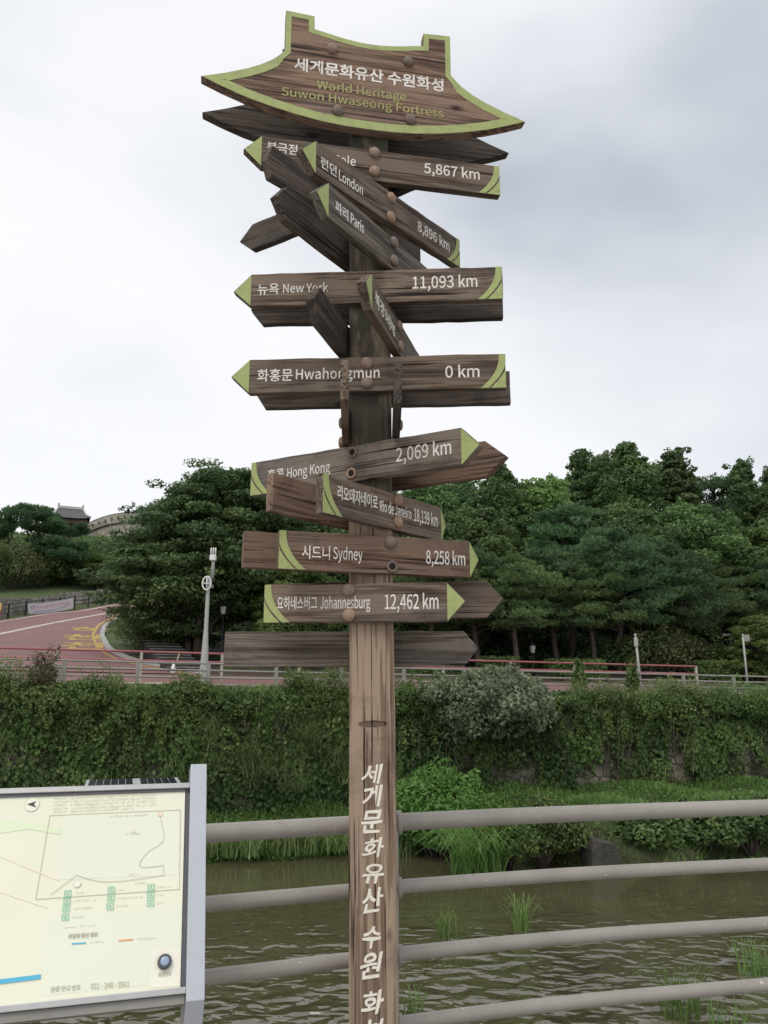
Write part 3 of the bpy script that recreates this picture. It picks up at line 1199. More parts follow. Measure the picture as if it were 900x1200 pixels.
def inset(poly, d):
    n = len(poly)
    out = []
    P = np.array(poly)
    for i in range(n):
        a, b, c = P[i - 1], P[i], P[(i + 1) % n]
        e1, e2 = unit(b - a), unit(c - b)
        n1, n2 = np.array([-e1[1], e1[0]]), np.array([-e2[1], e2[0]])
        m = n1 + n2
        k = m / max(np.dot(m, m) / 2, .35)
        dd = d if P[i][1] < 2.2 else d * .62
        out.append(tuple(b + k * dd))
    return out


def roof_sign(front):
    y0 = -D - .008 if front else D - .03
    mb = MB()
    mb.prism(RO, y0, y0 + .038)
    o = rot_child('roof_sign', mb, M['board_red' if front else 'board_dark'], 11.0, EYE, bevel=.002)
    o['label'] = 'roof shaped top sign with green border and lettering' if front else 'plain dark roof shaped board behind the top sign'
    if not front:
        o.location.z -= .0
        return o
    ins = inset(RO, .034)
    out = inset(RO, .002)
    n = len(RO)
    bmk = MB()
    yf, yb = y0 - .0012, y0 + .0005
    vs = [(x, yf, z) for x, z in out] + [(x, yf, z) for x, z in ins] + [(x, yb, z) for x, z in out] + [(x, yb, z) for x, z in ins]
    fs = []
    for i in range(n):
        j = (i + 1) % n
        fs += [(i, j, n + j, n + i), (2 * n + j, 2 * n + i, i, j)[::1], (n + i, n + j, 3 * n + j, 3 * n + i)]
    bmk.add(vs, fs)
    bmk.build('border', M['green'], o)
    lettering([('세계문화유산 수원화성', -.305, .244, 2.193, .056, .022)], y0, M['white'], o)
    g = lettering([('World Heritage', -.222, .102, 2.121, .033, .006), ('Suwon Hwaseong Fortress', -.346, .242, 2.073, .033, .006)], y0, M['greenletter'], o)
    for x, z in ((-.171, 2.279), (.111, 2.273), (-.147, 2.023), (.116, 2.028)): bolt(o, x, y0, z)
    return o


roof_sign(True)
roof_sign(False)

# ------------------------------------------------------------------ near railing
railing = empty('metal_railing', (.005, rail_y(.005), 0), 0, 'taupe painted pipe railing along the near bank behind the fingerpost', 'railing')
ox, oy = .005, rail_y(.005)
xs_r = np.concatenate([np.linspace(-9, -1.3, 16), np.linspace(-1.2, 1.6, 29), np.linspace(1.8, 12, 18)])
# smooth the bend a little
ys_r = np.array([rail_y(x) for x in xs_r])
for _ in range(4): ys_r[1:-1] = (ys_r[:-2] + 2 * ys_r[1:-1] + ys_r[2:]) / 4
for k, z in enumerate((1.2, 1.005, .809, .613, .417, .22)):
    mb = MB()
    mb.tube([(x - ox, y - oy, z) for x, y in zip(xs_r, ys_r)], (.0275 if k == 0 else .0218), 20)
    mb.build('rail', M['rail'], railing, smooth=True)
for x in (-7.7, -5.8, -3.9, -1.95, .005, 1.98, 3.95, 5.9, 7.9):
    y = float(np.interp(x, xs_r, ys_r))
    mb = MB()
    mb.lathe([(.042, 0), (.042, 1.21), (.038, 1.228), (.024, 1.24), (.006, 1.244)], (x - ox, y - oy - .002, 0), 'Z', 18)
    p_ = mb.build('railing_post', M['rail'], railing, smooth=True)
    if abs(x) > 1: continue
    for k, z in enumerate((1.2, 1.005, .809, .613, .417, .22)):
        r_ = .037 if k == 0 else .031
        for s in (-1, 1):
            cm = MB()
            cm.tube([(x - ox + s * .030, y - oy + s * .008, z), (x - ox + s * .050, y - oy + s * .011, z)], r_, 16)
            cm.build('collar', M['rail'], p_, smooth=True)

# ------------------------------------------------------------------ map board
IB = np.array([-.4405, 2.07, .907])
a_, l_ = math.radians(17.3), math.radians(24)
EX = np.array([math.cos(a_), math.sin(a_), 0])
BK = np.array([-math.sin(a_), math.cos(a_), 0])
EH = np.array([0, 0, math.cos(l_)]) + BK * math.sin(l_)
EN = np.cross(EX, EH)
NP_ = -.014                                         # printed face set back from the post's face


def onpanel(px, py, n=NP_):
    d = ray(px, py)
    o = IB + EN * n - np.array([0, 0, EYE])
    k = np.dot(o, EN) / np.dot(d, EN)
    q = d * k - o
    return float(np.dot(q, EX)), float(np.dot(q, EH))


map_board = empty('map_board', (IB[0], IB[1] + .1, 0), 0, 'pale visitor map board on a light steel stand beside the river railing', 'map board')
MO = np.array([IB[0], IB[1] + .1, 0])


def pb(mb_local):
    """turn panel coordinates (x, -n, h) into world"""
    mb_local.v = [tuple(IB + EX * v[0] - EN * v[1] + EH * v[2] - MO) for v in mb_local.v]
    return mb_local


X0, X1 = -1.30, -.034
H0, H1 = .031, .497
mb = MB()
mb.prism([(-.0215, .0), (.0215, .0), (.0215, .560), (-.0215, .560)], 0, .055)
mb.v = [(x, y + (.0 if h > .01 else .0), h - (.0 if y < .01 else .055) * (1 if h < .01 else 0)) for x, y, h in mb.v]
pb(mb).build('side_post', M['galv'], map_board, bevel=.002)
mb = MB()
mb.prism([(X0 - .055, .0), (X0 - .012, .0), (X0 - .012, .560), (X0 - .055, .560)], 0, .055)
pb(mb).build('side_post', M['galv'], map_board, bevel=.002)
M['map'] = rough_mat('map_sheet_cream', (.785, .785, .635), .03, 2, .14, 0, spec=.6)
mb = MB()
mb.prism([(X0, H0), (X1, H0), (X1, H1), (X0, H1)], -NP_, -NP_ + .03)
panel = pb(mb).build('map_panel', M['map'], map_board)
fm = MB()
fm.prism([(X0 - .012, H1), (-.0215, H1), (-.0215, H1 + .014), (X0 - .012, H1 + .014)], .004, .05)
pb(fm).build('frame_rail', M['alu'], map_board, bevel=.0015)
fm = MB()
fm.prism([(X0 - .012, H0 - .014), (-.0215, H0 - .014), (-.0215, H0), (X0 - .012, H0)], .004, .05)
pb(fm).build('frame_rail', M['alu'], map_board, bevel=.0015)
fm = MB()
fm.prism([(X0 - .012, H0 - .034), (-.023, H0 - .034), (-.023, H0 - .0145), (X0 - .012, H0 - .0145)], .014, .05)
pb(fm).build('lower_tray', M['fencegrey0'], map_board, bevel=.001)
gm_ = MB()
gm_.prism([(X1, H0), (-.0215, H0), (-.0215, H1), (X1, H1)], .018, .04)
gm_.prism([(X0, H1 - .007), (X1, H1 - .007), (X1, H1 - .0002), (X0, H1 - .0002)], .0095, .0135)
pb(gm_).build('gasket', M['darkframe'], map_board)
# legs
for x in (-.012, X0 - .02):
    mb = MB()
    q = IB + EX * x - EN * .045 + EH * .06 - MO
    mb.box((q[0], q[1] + .012, (q[2]) / 2), (.034, .034, q[2]), a_)
    mb.box((q[0], q[1] + .012, .006), (.13, .13, .012), a_)
    mb.build('leg', M['alu'], map_board, bevel=.002)
# solar panel on the back edge
sp0, sp1 = onpanel(98, 919)[0], onpanel(214, 917)[0]
mb = MB()
top = IB + EH * (H1 + .014) - EN * .052
exs = (sp0, sp1)
A_ = [top + EX * sp0, top + EX * sp1, top + EX * (sp1 - .004) + BK * .15 + np.array([0, 0, .004]), top + EX * sp0 + BK * .15 + np.array([0, 0, .004])]
up = np.array([0, 0, .012])
mb.add([tuple(q - MO) for q in A_] + [tuple(q + up - MO) for q in A_], [(0, 1, 2, 3), (7, 6, 5, 4), (0, 4, 5, 1), (1, 5, 6, 2), (2, 6, 7, 3), (3, 7, 4, 0)])
solar = mb.build('solar_panel', M['alu'], map_board)
M['cell'] = rough_mat('solar_cell', (.02, .024, .04), .2, 20, .12, 0, spec=.6)
mb = MB()
nc = 12
for k in range(nc):
    if k == 6: continue
    f0, f1 = .035 + k * .0775, .035 + k * .0775 + .071
    for g0, g1 in ((.06, .49), (.51, .94)):
        def pt(f, g):
            return (A_[0] * (1 - f) + A_[1] * f) * (1 - g) + (A_[3] * (1 - f) + A_[2] * f) * g + up + np.array([0, 0, .0012]) - MO
        mb = MB()
        mb.add([tuple(pt(f0, g0)), tuple(pt(f1, g0)), tuple(pt(f1, g1)), tuple(pt(f0, g1))], [(0, 1, 2, 3)])
        mb.build('solar_cell', M['cell'], solar)

# printing on the map
M['p_tint'] = rough_mat('map_ink_pale_green', (.76, .79, .655), .02, 3, .25, 0)
M['p_line'] = rough_mat('map_ink_grey', (.54, .50, .41), .05, 10, .3, 0)
M['p_text'] = rough_mat('map_ink_pale_grey', (.63, .62, .49), .08, 40, .3, 0)
M['p_green'] = rough_mat('map_ink_green', (.25, .58, .38), .05, 10, .3, 0)
M['p_lgreen'] = rough_mat('map_ink_light_green', (.70, .79, .57), .04, 3, .3, 0)
M['p_pink'] = rough_mat('map_ink_pink', (.82, .765, .62), .03, 3, .3, 0)
M['p_blue'] = rough_mat('map_ink_blue', (.10, .46, .66), .05, 10, .3, 0)
M['p_orange'] = rough_mat('map_ink_orange', (.80, .34, .14), .05, 10, .3, 0)
M['p_white'] = rough_mat('map_ink_white', (.82, .80, .69), .03, 10, .3, 0)
M['p_dark'] = rough_mat('map_ink_dark', (.06, .06, .06), .05, 10, .3, 0)
PM = ['p_tint', 'p_line', 'p_text', 'p_green', 'p_lgreen', 'p_pink', 'p_blue', 'p_orange', 'p_white', 'p_dark']
ink = MB()
ZL = 3.4615


def pz(x, y): return onpanel(x / ZL, 890 + y / ZL)


def lay(poly, mat, lv):
    """flat ink on the panel: small stack levels keep sheets apart"""
    y = -NP_ - .0004 - .0004 * lv
    ink.add([(x, y, h) for x, h in poly], [tuple(range(len(poly)))], PM.index(mat))


def stroke(pts, w, mat, lv, closed=False):
    pts = [np.array(p) for p in pts]
    if closed: pts = pts + [pts[0]]
    for a, b in zip(pts[:-1], pts[1:]):
        d = unit(b - a); n_ = np.array([-d[1], d[0]]) * w / 2
        lay([tuple(a - n_ - d * w * .3), tuple(b - n_ + d * w * .3), tuple(b + n_ + d * w * .3), tuple(a + n_ - d * w * .3)], mat, lv)
        lv += .12


lay([pz(205, 228), pz(258, 118), pz(745, 118), pz(728, 475), pz(180, 490)][1:] and [pz(255, 225), pz(730, 208), pz(724, 470), pz(238, 488)], 'p_tint', 0)
lay([pz(180, 640), pz(735, 600), pz(730, 900), pz(170, 960)], 'p_tint', 0)
lay([pz(225, 560), pz(730, 530), pz(728, 745), pz(218, 785)], 'p_white' if False else 'p_tint', .0) if False else None
lay([pz(-300, 232), pz(0, 246), pz(120, 258), pz(247, 282), pz(247, 306), pz(120, 283), pz(0, 300), pz(-300, 290)], 'p_lgreen', 1)
stroke([pz(-200, 300), pz(0, 388), pz(120, 440), pz(240, 487)], .006, 'p_pink', 1.5)
stroke([pz(-200, 480), pz(0, 535), pz(190, 598)], .005, 'p_pink', 1.8)
stroke([pz(203, 228), pz(732, 205), pz(728, 527), pz(145, 568)], .0016, 'p_line', 2, True)
stroke([pz(*q) for q in ((648, 225), (657, 262), (666, 305), (664, 330), (640, 352), (605, 372), (583, 395), (568, 418), (565, 432), (580, 439), (620, 436), (663, 430), (665, 470), (600, 480), (540, 488), (480, 495), (435, 497), (390, 493), (350, 483), (312, 470), (270, 500), (205, 550))], .0014, 'p_line', 3)
for x, y in ((275, 545), (272, 575), (268, 605), (265, 640), (452, 530), (450, 562), (446, 597), (613, 520), (611, 549), (610, 583)):
    s = 13
    stroke([pz(x - s, y - s + 2), pz(x + s, y - s), pz(x + s, y + s - 2), pz(x - s, y + s)], .0018, 'p_green', 6, True)
    stroke([pz(x - 5, y + 5), pz(x, y - 6), pz(x + 5, y + 5)], .002, 'p_green', 6.6)
rt = random.Random(3)


def fake_line(x0, x1, y, sl=-.045, hgt=7, mat='p_text'):
    """a line of print too worn to read: short uneven strokes"""
    x = x0
    while x < x1:
        w = rt.uniform(4, 9)
        yy = y + sl * (x - x0)
        for _ in range(2):
            dx, dy = rt.uniform(0, w * .5), rt.uniform(-hgt / 2, hgt / 2)
            lay([pz(x + dx, yy + dy - 1), pz(x + dx + w * .6, yy + dy - 1.2), pz(x + dx + w * .6, yy + dy + .6), pz(x + dx, yy + dy + .8)], mat, 4 + rt.uniform(0, 1.5))
        if rt.random() < .7:
            dx = rt.uniform(0, w * .6)
            lay([pz(x + dx, yy - hgt / 2), pz(x + dx + 1.5, yy - hgt / 2), pz(x + dx + 1.5, yy + hgt / 2), pz(x + dx, yy + hgt / 2)], mat, 5.6 + rt.uniform(0, .3))
        x += w + (rt.uniform(4, 9) if rt.random() < .16 else 1.0)


for y in (158, 172, 186, 200, 212):
    fake_line(215, 268, y); fake_line(285, 630 if y < 205 else 540, y - 2)
for x0, x1, y in ((305, 335, 541), (302, 385, 573), (298, 370, 604), (296, 342, 640), (478, 510, 530), (476, 580, 562), (474, 512, 594), (640, 690, 518), (638, 665, 549), (636, 664, 582),
                  (445, 600, 231), (510, 570, 303), (522, 565, 468), (545, 590, 502), (322, 385, 676), (366, 410, 742), (556, 632, 728)):
    fake_line(x0, x1, y)
stroke([pz(255, 682), pz(308, 678)], .0016, 'p_pink', 4)
stroke([pz(292, 748), pz(348, 745)], .0028, 'p_blue', 4)
stroke([pz(483, 735), pz(538, 731)], .0028, 'p_orange', 4)
stroke([pz(-200, 925), pz(0, 902), pz(160, 882)], .0095, 'p_blue', 4)
lay([pz(612, 772), pz(733, 762), pz(728, 918), pz(608, 928)], 'p_white', 1)


def disc(cx, cy, r, mat, lv, k=20):
    c = pz(cx, cy)
    lay([(c[0] + r * math.cos(2 * math.pi * i / k), c[1] + r * math.sin(2 * math.pi * i / k)) for i in range(k)], mat, lv)


disc(130, 184, .0175, 'p_text', 3); disc(130, 184, .0165, 'p_white', 4)
lay([pz(110, 183), pz(148, 170), pz(138, 183)], 'p_dark', 6)
lay([pz(110, 183), pz(138, 183), pz(148, 196)], 'p_dark', 6.5)
disc(314, 505, .0085, 'p_text', 6); disc(314, 505, .0072, 'p_white', 6.5)
disc(540, 290, .005, 'p_pink', 5); disc(650, 224, .006, 'p_orange', 2); disc(650, 224, .0045, 'p_white', 2.6)
pb(ink)
ink.build('map_print', [M[k] for k in PM], panel)


def panel_text(items, mat, name='map_lettering'):
    for o in lettering(items, 0, mat, panel, name):
        me = o.data
        co = np.empty(len(me.vertices) * 3, dtype=np.float32)
        me.vertices.foreach_get('co', co)
        co = co.reshape(-1, 3)
        w = IB + EX * co[:, :1] + EN * (NP_ + .002 - co[:, 1:2]) + EH * co[:, 2:3] - MO
        me.vertices.foreach_set('co', w.astype(np.float32).ravel())


def tb(t, x0, y0, x1, y1, cap, bold=.005):
    a, b = pz(x0, y0), pz(x1, y1)
    return (t, a[0], b[0], a[1], cap, bold, 0, (b[1] - a[1]) / (b[0] - a[0]))


panel_text([tb('관광 안내 번호', 205, 932, 326, 922, .011), tb('031 - 248 - 3541', 368, 919, 524, 909, .011)], M['p_text'])
panel_text([tb('무장애 동선 정보', 277, 718, 396, 708, .010, .012)], M['p_line'])
panel_text([tb('음성안내', 642, 872, 692, 868, .009, .004)], M['p_text'])
# push button
c = pz(667, 822)
bt = MB()
bt.lathe([(.0165, -.016), (.0165, -.003), (.0135, .0), (.0110, .0), (.0105, -.004)], (c[0], 0, c[1]), 'F', 24)
M['btn'] = rough_mat('blue_grey_button', (.30, .38, .52), .05, 10, .25, 0)
but = pb(bt).build('push_button', M['darkframe'], map_board, smooth=True)
bt = MB()
bt.lathe([(.0104, -.006), (.0104, .0015), (.009, .0028), (.003, .0034)], (c[0], 0, c[1]), 'F', 20)
pb(bt).build('button_cap', M['btn'], but, smooth=True)
#SPLIT2
# ------------------------------------------------------------------ fences and street furniture across the river
M['fencegrey'] = rough_mat('fence_grey_paint', (.27, .26, .25), .12, 6, .6, .08, .003, dirt=(.20, .19, .17))
M['fencered'] = rough_mat('fence_red_rail', (.30, .095, .10), .15, 6, .6, .08, .003, dirt=(.30, .16, .15))
M['fencepost'] = rough_mat('fence_pale_post', (.40, .38, .33), .12, 6, .7, .08, .003, dirt=(.34, .28, .20))
M['black'] = rough_mat('black_steel', (.022, .022, .024), .2, 10, .5, .05)
M['pole'] = rough_mat('pole_grey_paint', (.36, .37, .35), .08, 8, .5, .05, .002, dirt=(.36, .36, .32))
M['whiteplastic'] = rough_mat('white_plastic', (.70, .70, .69), .05, 12, .4, 0)


def rail_fence(name, label, cat, PX, q, heights, rail_r, post_size, hp, mat_rail, mat_post, cap=False, ext=(0, 0)):
    P = []
    for px in PX:
        x, y = at_q(px, q)
        P.append(pq(x, y)[0])
    step = (P[-1] - P[0]) / (len(P) - 1)
    P = [P[0] + step * k for k in range(-ext[0], len(P) + ext[1])]
    pts = [(*xy(p, q), zt(p, q)) for p in P]
    o0 = pts[0]
    root = empty(name, o0, 0, label, cat)
    ang = math.atan2(EP[1], EP[0])
    for (x, y, z) in pts:
        mb = MB()
        mb.box((x - o0[0], y - o0[1], z - o0[2] + hp / 2 - .15), (post_size[0], post_size[1], hp + .3), ang)
        if cap: mb.box((x - o0[0], y - o0[1], z - o0[2] + hp + .012), (post_size[0] * 1.12, post_size[1] * 1.12, .03), ang)
        mb.build('fence_post', mat_post, root, bevel=.006)
    for h in heights:
        mb = MB()
        a, b = pts[0], pts[-1]
        off = np.array([EQ[0], EQ[1]]) * (-post_size[1] * .2)
        n_ = len(pts) * 2
        line = []
        for k in range(n_ + 1):
            p = P[0] + (P[-1] - P[0]) * k / n_
            x, y = xy(p, q)
            line.append((x - o0[0] + off[0], y - o0[1] + off[1], zt(p, q) - o0[2] + h))
        mb.tube(line, rail_r, 8)
        mb.build('fence_rail', mat_rail, root, smooth=True)
    return root


rail_fence('riverside_fence', 'grey post and rail fence along the top of the ivy covered wall', 'fence',
           [167, 235, 303, 372, 440, 508, 576, 645, 713, 782, 851], .55, (.93, .70, .46, .22), .032, (.13, .09), .98,
           M['fencegrey'], M['fencegrey'], ext=(4, 4))
rail_fence('guard_fence', 'guard fence with red rails and pale posts between pavement and road', 'fence',
           [72, 154, 236, 318, 400, 482, 564, 646, 728, 809], 3.6, (1.24, .92, .60), .038, (.10, .10), 1.26,
           M['fencered'], M['fencepost'], ext=(2, 0))

# black fence up the outside of the bend
bp = [(-32, 731.5), (-11, 729), (9, 726), (29.5, 722), (48.7, 719.3), (69, 717), (86.8, 715), (103, 713), (119, 711), (136, 709), (154, 707)]
bpts = [np.array(ground(px, py)) for px, py in bp]
for k in range(len(bpts)):
    d = unit(np.r_[bpts[k][:2], 0])
    bpts[k] = bpts[k] + d * .5
    bpts[k][2] = zt(*pq(bpts[k][0], bpts[k][1]))
o0 = bpts[0]
bf = empty('roadside_fence', o0, 0, 'low black railing along the far edge of the red hill road', 'fence')
for q_ in bpts:
    mb = MB()
    v = q_ - o0
    mb.box((v[0], v[1], v[2] + .5), (.13, .13, 1.3), .3)
    mb.build('fence_post', M['black'], bf, bevel=.008)
for h in (1.06, .74, .40):
    mb = MB()
    mb.tube([tuple(q_ - o0 + np.array([0, 0, h])) for q_ in bpts], .036, 8)
    mb.build('fence_rail', M['black'], bf, smooth=True)

# banner tied to it
def on_depth(px, py, P, Q):
    """sight line through a pixel met with the vertical plane through ground points P, Q"""
    d = ray(px, py)
    a, b = np.array(P[:2]), np.array(Q[:2])
    nv = np.array([-(b - a)[1], (b - a)[0]])
    k = np.dot(a, nv) / np.dot(d[:2], nv)
    return d * k + np.array([0, 0, EYE])


toward = -unit(np.r_[bpts[4][:2], 0]) * .16
A0, B0 = bpts[3] + toward, bpts[6] + toward
c_tl, c_tr = on_depth(32.5, 707.5, A0, B0), on_depth(86, 700.5, A0, B0)
c_br, c_bl = on_depth(86, 713, A0, B0), on_depth(33.5, 719.5, A0, B0)
nx, nz = 24, 8
V, F = [], []
nrm_b = unit(np.array([toward[0], toward[1], 0]))
for s_ in (0, 1):
    for i in range(nx + 1):
        for j in range(nz + 1):
            u, w = i / nx, j / nz
            p = (c_tl * (1 - u) + c_tr * u) * (1 - w) + (c_bl * (1 - u) + c_br * u) * w
            p = p - np.array([0, 0, .10 * math.sin(math.pi * u)]) + nrm_b * (.035 * math.sin(u * 19 + w * 2) + .012 * s_)
            V.append(p)
m1 = nz + 1
for s_ in (0, 1):
    b_ = s_ * (nx + 1) * m1
    for i in range(nx):
        for j in range(nz):
            F.append((b_ + i * m1 + j, b_ + i * m1 + j + 1, b_ + (i + 1) * m1 + j + 1, b_ + (i + 1) * m1 + j))
M['banner'] = rough_mat('banner_cloth', (.66, .64, .68), .04, 3, .8, 0)
bn = np_mesh('banner', V, F, M['banner'])
tag(bn, 'white banner with pink and violet print tied to the black roadside railing', 'banner')
M['bpink'] = rough_mat('banner_pink_print', (.62, .34, .42), .2, 9, .8, 0)
M['bviolet'] = rough_mat('banner_violet_print', (.20, .17, .36), .15, 9, .8, 0)
bq = lambda u, w: (c_tl * (1 - u) + c_tr * u) * (1 - w) + (c_bl * (1 - u) + c_br * u) * w - np.array([0, 0, .10 * math.sin(math.pi * u)]) + nrm_b * (.035 * math.sin(u * 19 + w * 2) + .03)
mb = MB()
rb = random.Random(5)
u = .05
while u < .9:
    w_ = rb.uniform(.03, .045)
    for _ in range(5):
        du, dv = rb.uniform(0, w_ * .6), rb.uniform(0, .26)
        if rb.random() < .5: s1_, s2_ = w_ * rb.uniform(.4, .9), .05
        else: s1_, s2_ = .008, rb.uniform(.12, .25)
        q4 = [bq(u + du, .2 + dv), bq(u + du, .2 + dv + s2_), bq(u + du + s1_, .2 + dv + s2_), bq(u + du + s1_, .2 + dv)]
        mb.add([tuple(q + nrm_b * rb.uniform(0, .004)) for q in q4], [(0, 1, 2, 3)], 1 if u < .1 else 0)
    u += w_ * 1.25
mb.build('banner_print', [M['bpink'], M['bviolet']], bn)
mb = MB()
for i in range(24):
    u0, u1 = .13 + i * .033, .13 + (i + 1) * .033
    f = lambda u: .80 - .30 * max(0, (u - .3) / .7) ** 1.8
    g = lambda u: .055 * (1 - .5 * u)
    mb.add([tuple(bq(u0, f(u0)) + nrm_b * .005), tuple(bq(u0, f(u0) + g(u0)) + nrm_b * .005), tuple(bq(u1, f(u1) + g(u1)) + nrm_b * .005), tuple(bq(u1, f(u1)) + nrm_b * .005)], [(0, 1, 2, 3)], 0)
mb.build('banner_swoosh', M['bviolet'], bn)

# small yellow and red sign at the left end of that fence
sx, sy, sz = ground(1, 727)
M['signyellow'] = rough_mat('sign_yellow', (.62, .46, .12), .1, 8, .5, 0)
M['signred'] = rough_mat('sign_red', (.36, .07, .05), .1, 8, .5, 0)
sg = empty('roadside_sign', (sx, sy - .4, sz - .03), 0, 'yellow and red sign panel beside the black railing at the left edge', 'sign')
mb = MB(); mb.box((-.25, 0, .95), (.75, .05, .50)); mb.build('upper_panel', M['signyellow'], sg, bevel=.01)
mb = MB(); mb.box((-.25, 0, .42), (.75, .05, .50)); mb.build('lower_panel', M['signred'], sg, bevel=.01)
for x in (-.58, .08):
    mb = MB(); mb.box((x, .05, .6), (.06, .05, 1.25)); mb.build('sign_leg', M['fencegrey'], sg, bevel=.005)

# white cabinet behind the river fence
x, y = at_q(63, 1.1)
p_, q__ = pq(x, y)
cb = empty('meter_cabinet', (x, y, zt(p_, q__) + .02), math.atan2(EP[1], EP[0]), 'small pale cabinet low behind the grey river fence', 'cabinet')
mb = MB(); mb.box((0, 0, .42), (.80, .35, .56)); mb.build('cabinet_body', M['fencepost'], cb, bevel=.01)
mb = MB(); mb.box((0, 0, .725), (.88, .42, .04)); mb.build('cabinet_lid', M['fencepost'], cb, bevel=.008)
for sx_ in (-.3, .3):
    mb = MB(); mb.box((sx_, 0, .07), (.08, .25, .14)); mb.build('cabinet_foot', M['fencegrey'], cb)
mb = MB(); mb.box((-.01, -.182, .42), (.012, .012, .5)); mb.build('door_gap', M['black'], cb)

# striped wheel stop beside it
x, y = at_q(181, 1.6)
p_, q__ = pq(x, y)
ws = empty('wheel_stop', (x, y, zt(p_, q__) + .03), math.atan2(EP[1], EP[0]), 'yellow and black striped low kerb block on the riverside pavement', 'kerb block')
M['paleyellow'] = rough_mat('faded_yellow_paint', (.50, .42, .20), .15, 8, .7, .05)
mb = MB(); mb.prism([(-.85, 0), (.85, 0), (.82, .20), (-.82, .20)], -.12, .12); mb.build('block', M['paleyellow'], ws, bevel=.02)
for k in range(6):
    mb = MB(); mb.box((-.70 + k * .28, -.122, .11), (.13, .012, .14)); mb.build('black_stripe', M['black'], ws)

# tall tapering camera pole
x, y = at_q(243, 1.9)
p_, q__ = pq(x, y)
cp = empty('camera_pole', (x, y, zt(p_, q__) + .02), 0, 'tall tapering grey pole with round emblem bracket and twin tube top', 'pole')
mb = MB()
mb.lathe([(.25, 0), (.25, .05), (.165, .06), (.155, .5), (.125, 1.2), (.082, 1.98), (.074, 2.05), (.066, 3.55), (.064, 4.0)], seg=20)
mb.build('pole_shaft', M['pole'], cp, smooth=True)
mb = MB(); mb.lathe([(.06, 3.9), (.06, 4.52), (.055, 4.55)], (.14, 0, 0), seg=12); mb.build('top_pole', M['pole'], cp, smooth=True)
mb = MB(); mb.box((.07, 0, 3.62), (.22, .10, .12)); mb.build('bracket', M['fencegrey'], cp, bevel=.01)
mb = MB()
ringc = [(-.03 + .15 * math.cos(a), -.13, 3.72 + .24 * math.sin(a)) for a in np.linspace(0, 2 * math.pi, 25)]
mb.tube(ringc, .028, 8, cap=False)
mb.tube([(-.03, -.13, 3.50), (-.03, -.13, 3.94)], .02, 8); mb.tube([(-.16, -.13, 3.72), (.10, -.13, 3.72)], .02, 8)
mb.tube([(-.03, -.13, 3.72), (-.03, .0, 3.72)], .03, 8)
mb.build('round_emblem', M['whiteplastic'], cp, smooth=True)
mb = MB(); mb.box((.13, -.02, 4.66), (.22, .2, .2)); mb.build('camera_housing', M['whiteplastic'], cp, bevel=.02)
for k, sx_ in enumerate((.05, .13, .21)):
    mb = MB(); mb.lathe([(.028, 4.77), (.028, 5.02), (.012, 5.04)], (sx_, -.02, 0), seg=10); mb.build('tube', M['whiteplastic'], cp, smooth=True)
mb = MB(); mb.lathe([(.045, 4.75), (.045, 4.9)], (.28, -.02, 0), seg=10)

# two slim sign poles on the right
def sign_pole(px, q, ytop, label, lean=0.0, plate=False):
    x, y = at_q(px, q)
    p, q1 = pq(x, y)
    z0 = zt(p, q1)
    r_ = ray(px, ytop)
    zt_ = EYE + r_[2] / r_[1] * y
    H = zt_ - z0
    e = empty('sign_pole', (x, y, z0), 0, label, 'sign pole')
    mb = MB(); mb.tube([(0, 0, -.1), (lean * .5, 0, H * .5), (lean, 0, H)], [.058, .05, .045], 12); mb.build('pole_shaft', M['pole'], e, smooth=True)
    mb = MB(); mb.lathe([(.056, H - .02), (.056, H + .05), (.02, H + .09)], (lean, 0, 0), seg=12); mb.build('pole_cap', M['pole'], e, smooth=True)
    mb = MB(); mb.lathe([(.13, 0), (.13, .04), (.08, .06)], seg=12); mb.build('base_plate', M['fencegrey'], e, smooth=True)
    if plate:
        mb = MB(); mb.box((.16, -.02, H - .12), (.34, .03, .34)); mb.build('sign_plate', M['fencegrey'], e, bevel=.01)
    else:
        mb = MB(); mb.box((lean, -.02, H - .28), (.16, .1, .36)); mb.build('pole_box', M['pole'], e, bevel=.02)
    return e


sign_pole(744.5, 3.2, 745, 'slim grey pole leaning a little beside the guard fence', lean=-.10)
sign_pole(866.5, 7.5, 745, 'slim grey pole with a small square plate near the dark pavilion', plate=True)

# park lanterns in the wood
M['lampglass'] = rough_mat('lantern_glass', (.40, .41, .40), .05, 10, .3, 0)


def lantern(px, q, ytop, label, sc=1.0):
    x, y = at_q(px, q)
    p, q1 = pq(x, y)
    z0 = zt(p, q1)
    H = EYE + ray(px, ytop)[2] / ray(px, ytop)[1] * y - z0
    e = empty('park_lantern', (x, y, z0), 0, label, 'lamp post')
    mb = MB(); mb.lathe([(.09, 0), (.09, .3), (.05, .34), (.045, H - .52)], seg=10); mb.build('lamp_post', M['black'], e, smooth=True)
    mb = MB(); mb.lathe([(.10, H - .50), (.15, H - .14), (.15, H - .12)], seg=8); mb.build('lamp_glass', M['lampglass'], e)
    mb = MB(); mb.lathe([(.19, H - .12), (.10, H - .04), (.03, H)], seg=8); mb.build('lamp_cap', M['black'], e)
    mb = MB(); mb.lathe([(.05, H - .55), (.12, H - .51), (.12, H - .49)], seg=8); mb.build('lamp_collar', M['black'], e)


lantern(262, 13, 708, 'dark park lantern under the trees right of the tall grey pole')
lantern(622, 12, 754, 'dark park lantern among the pine trunks above the low hedge')

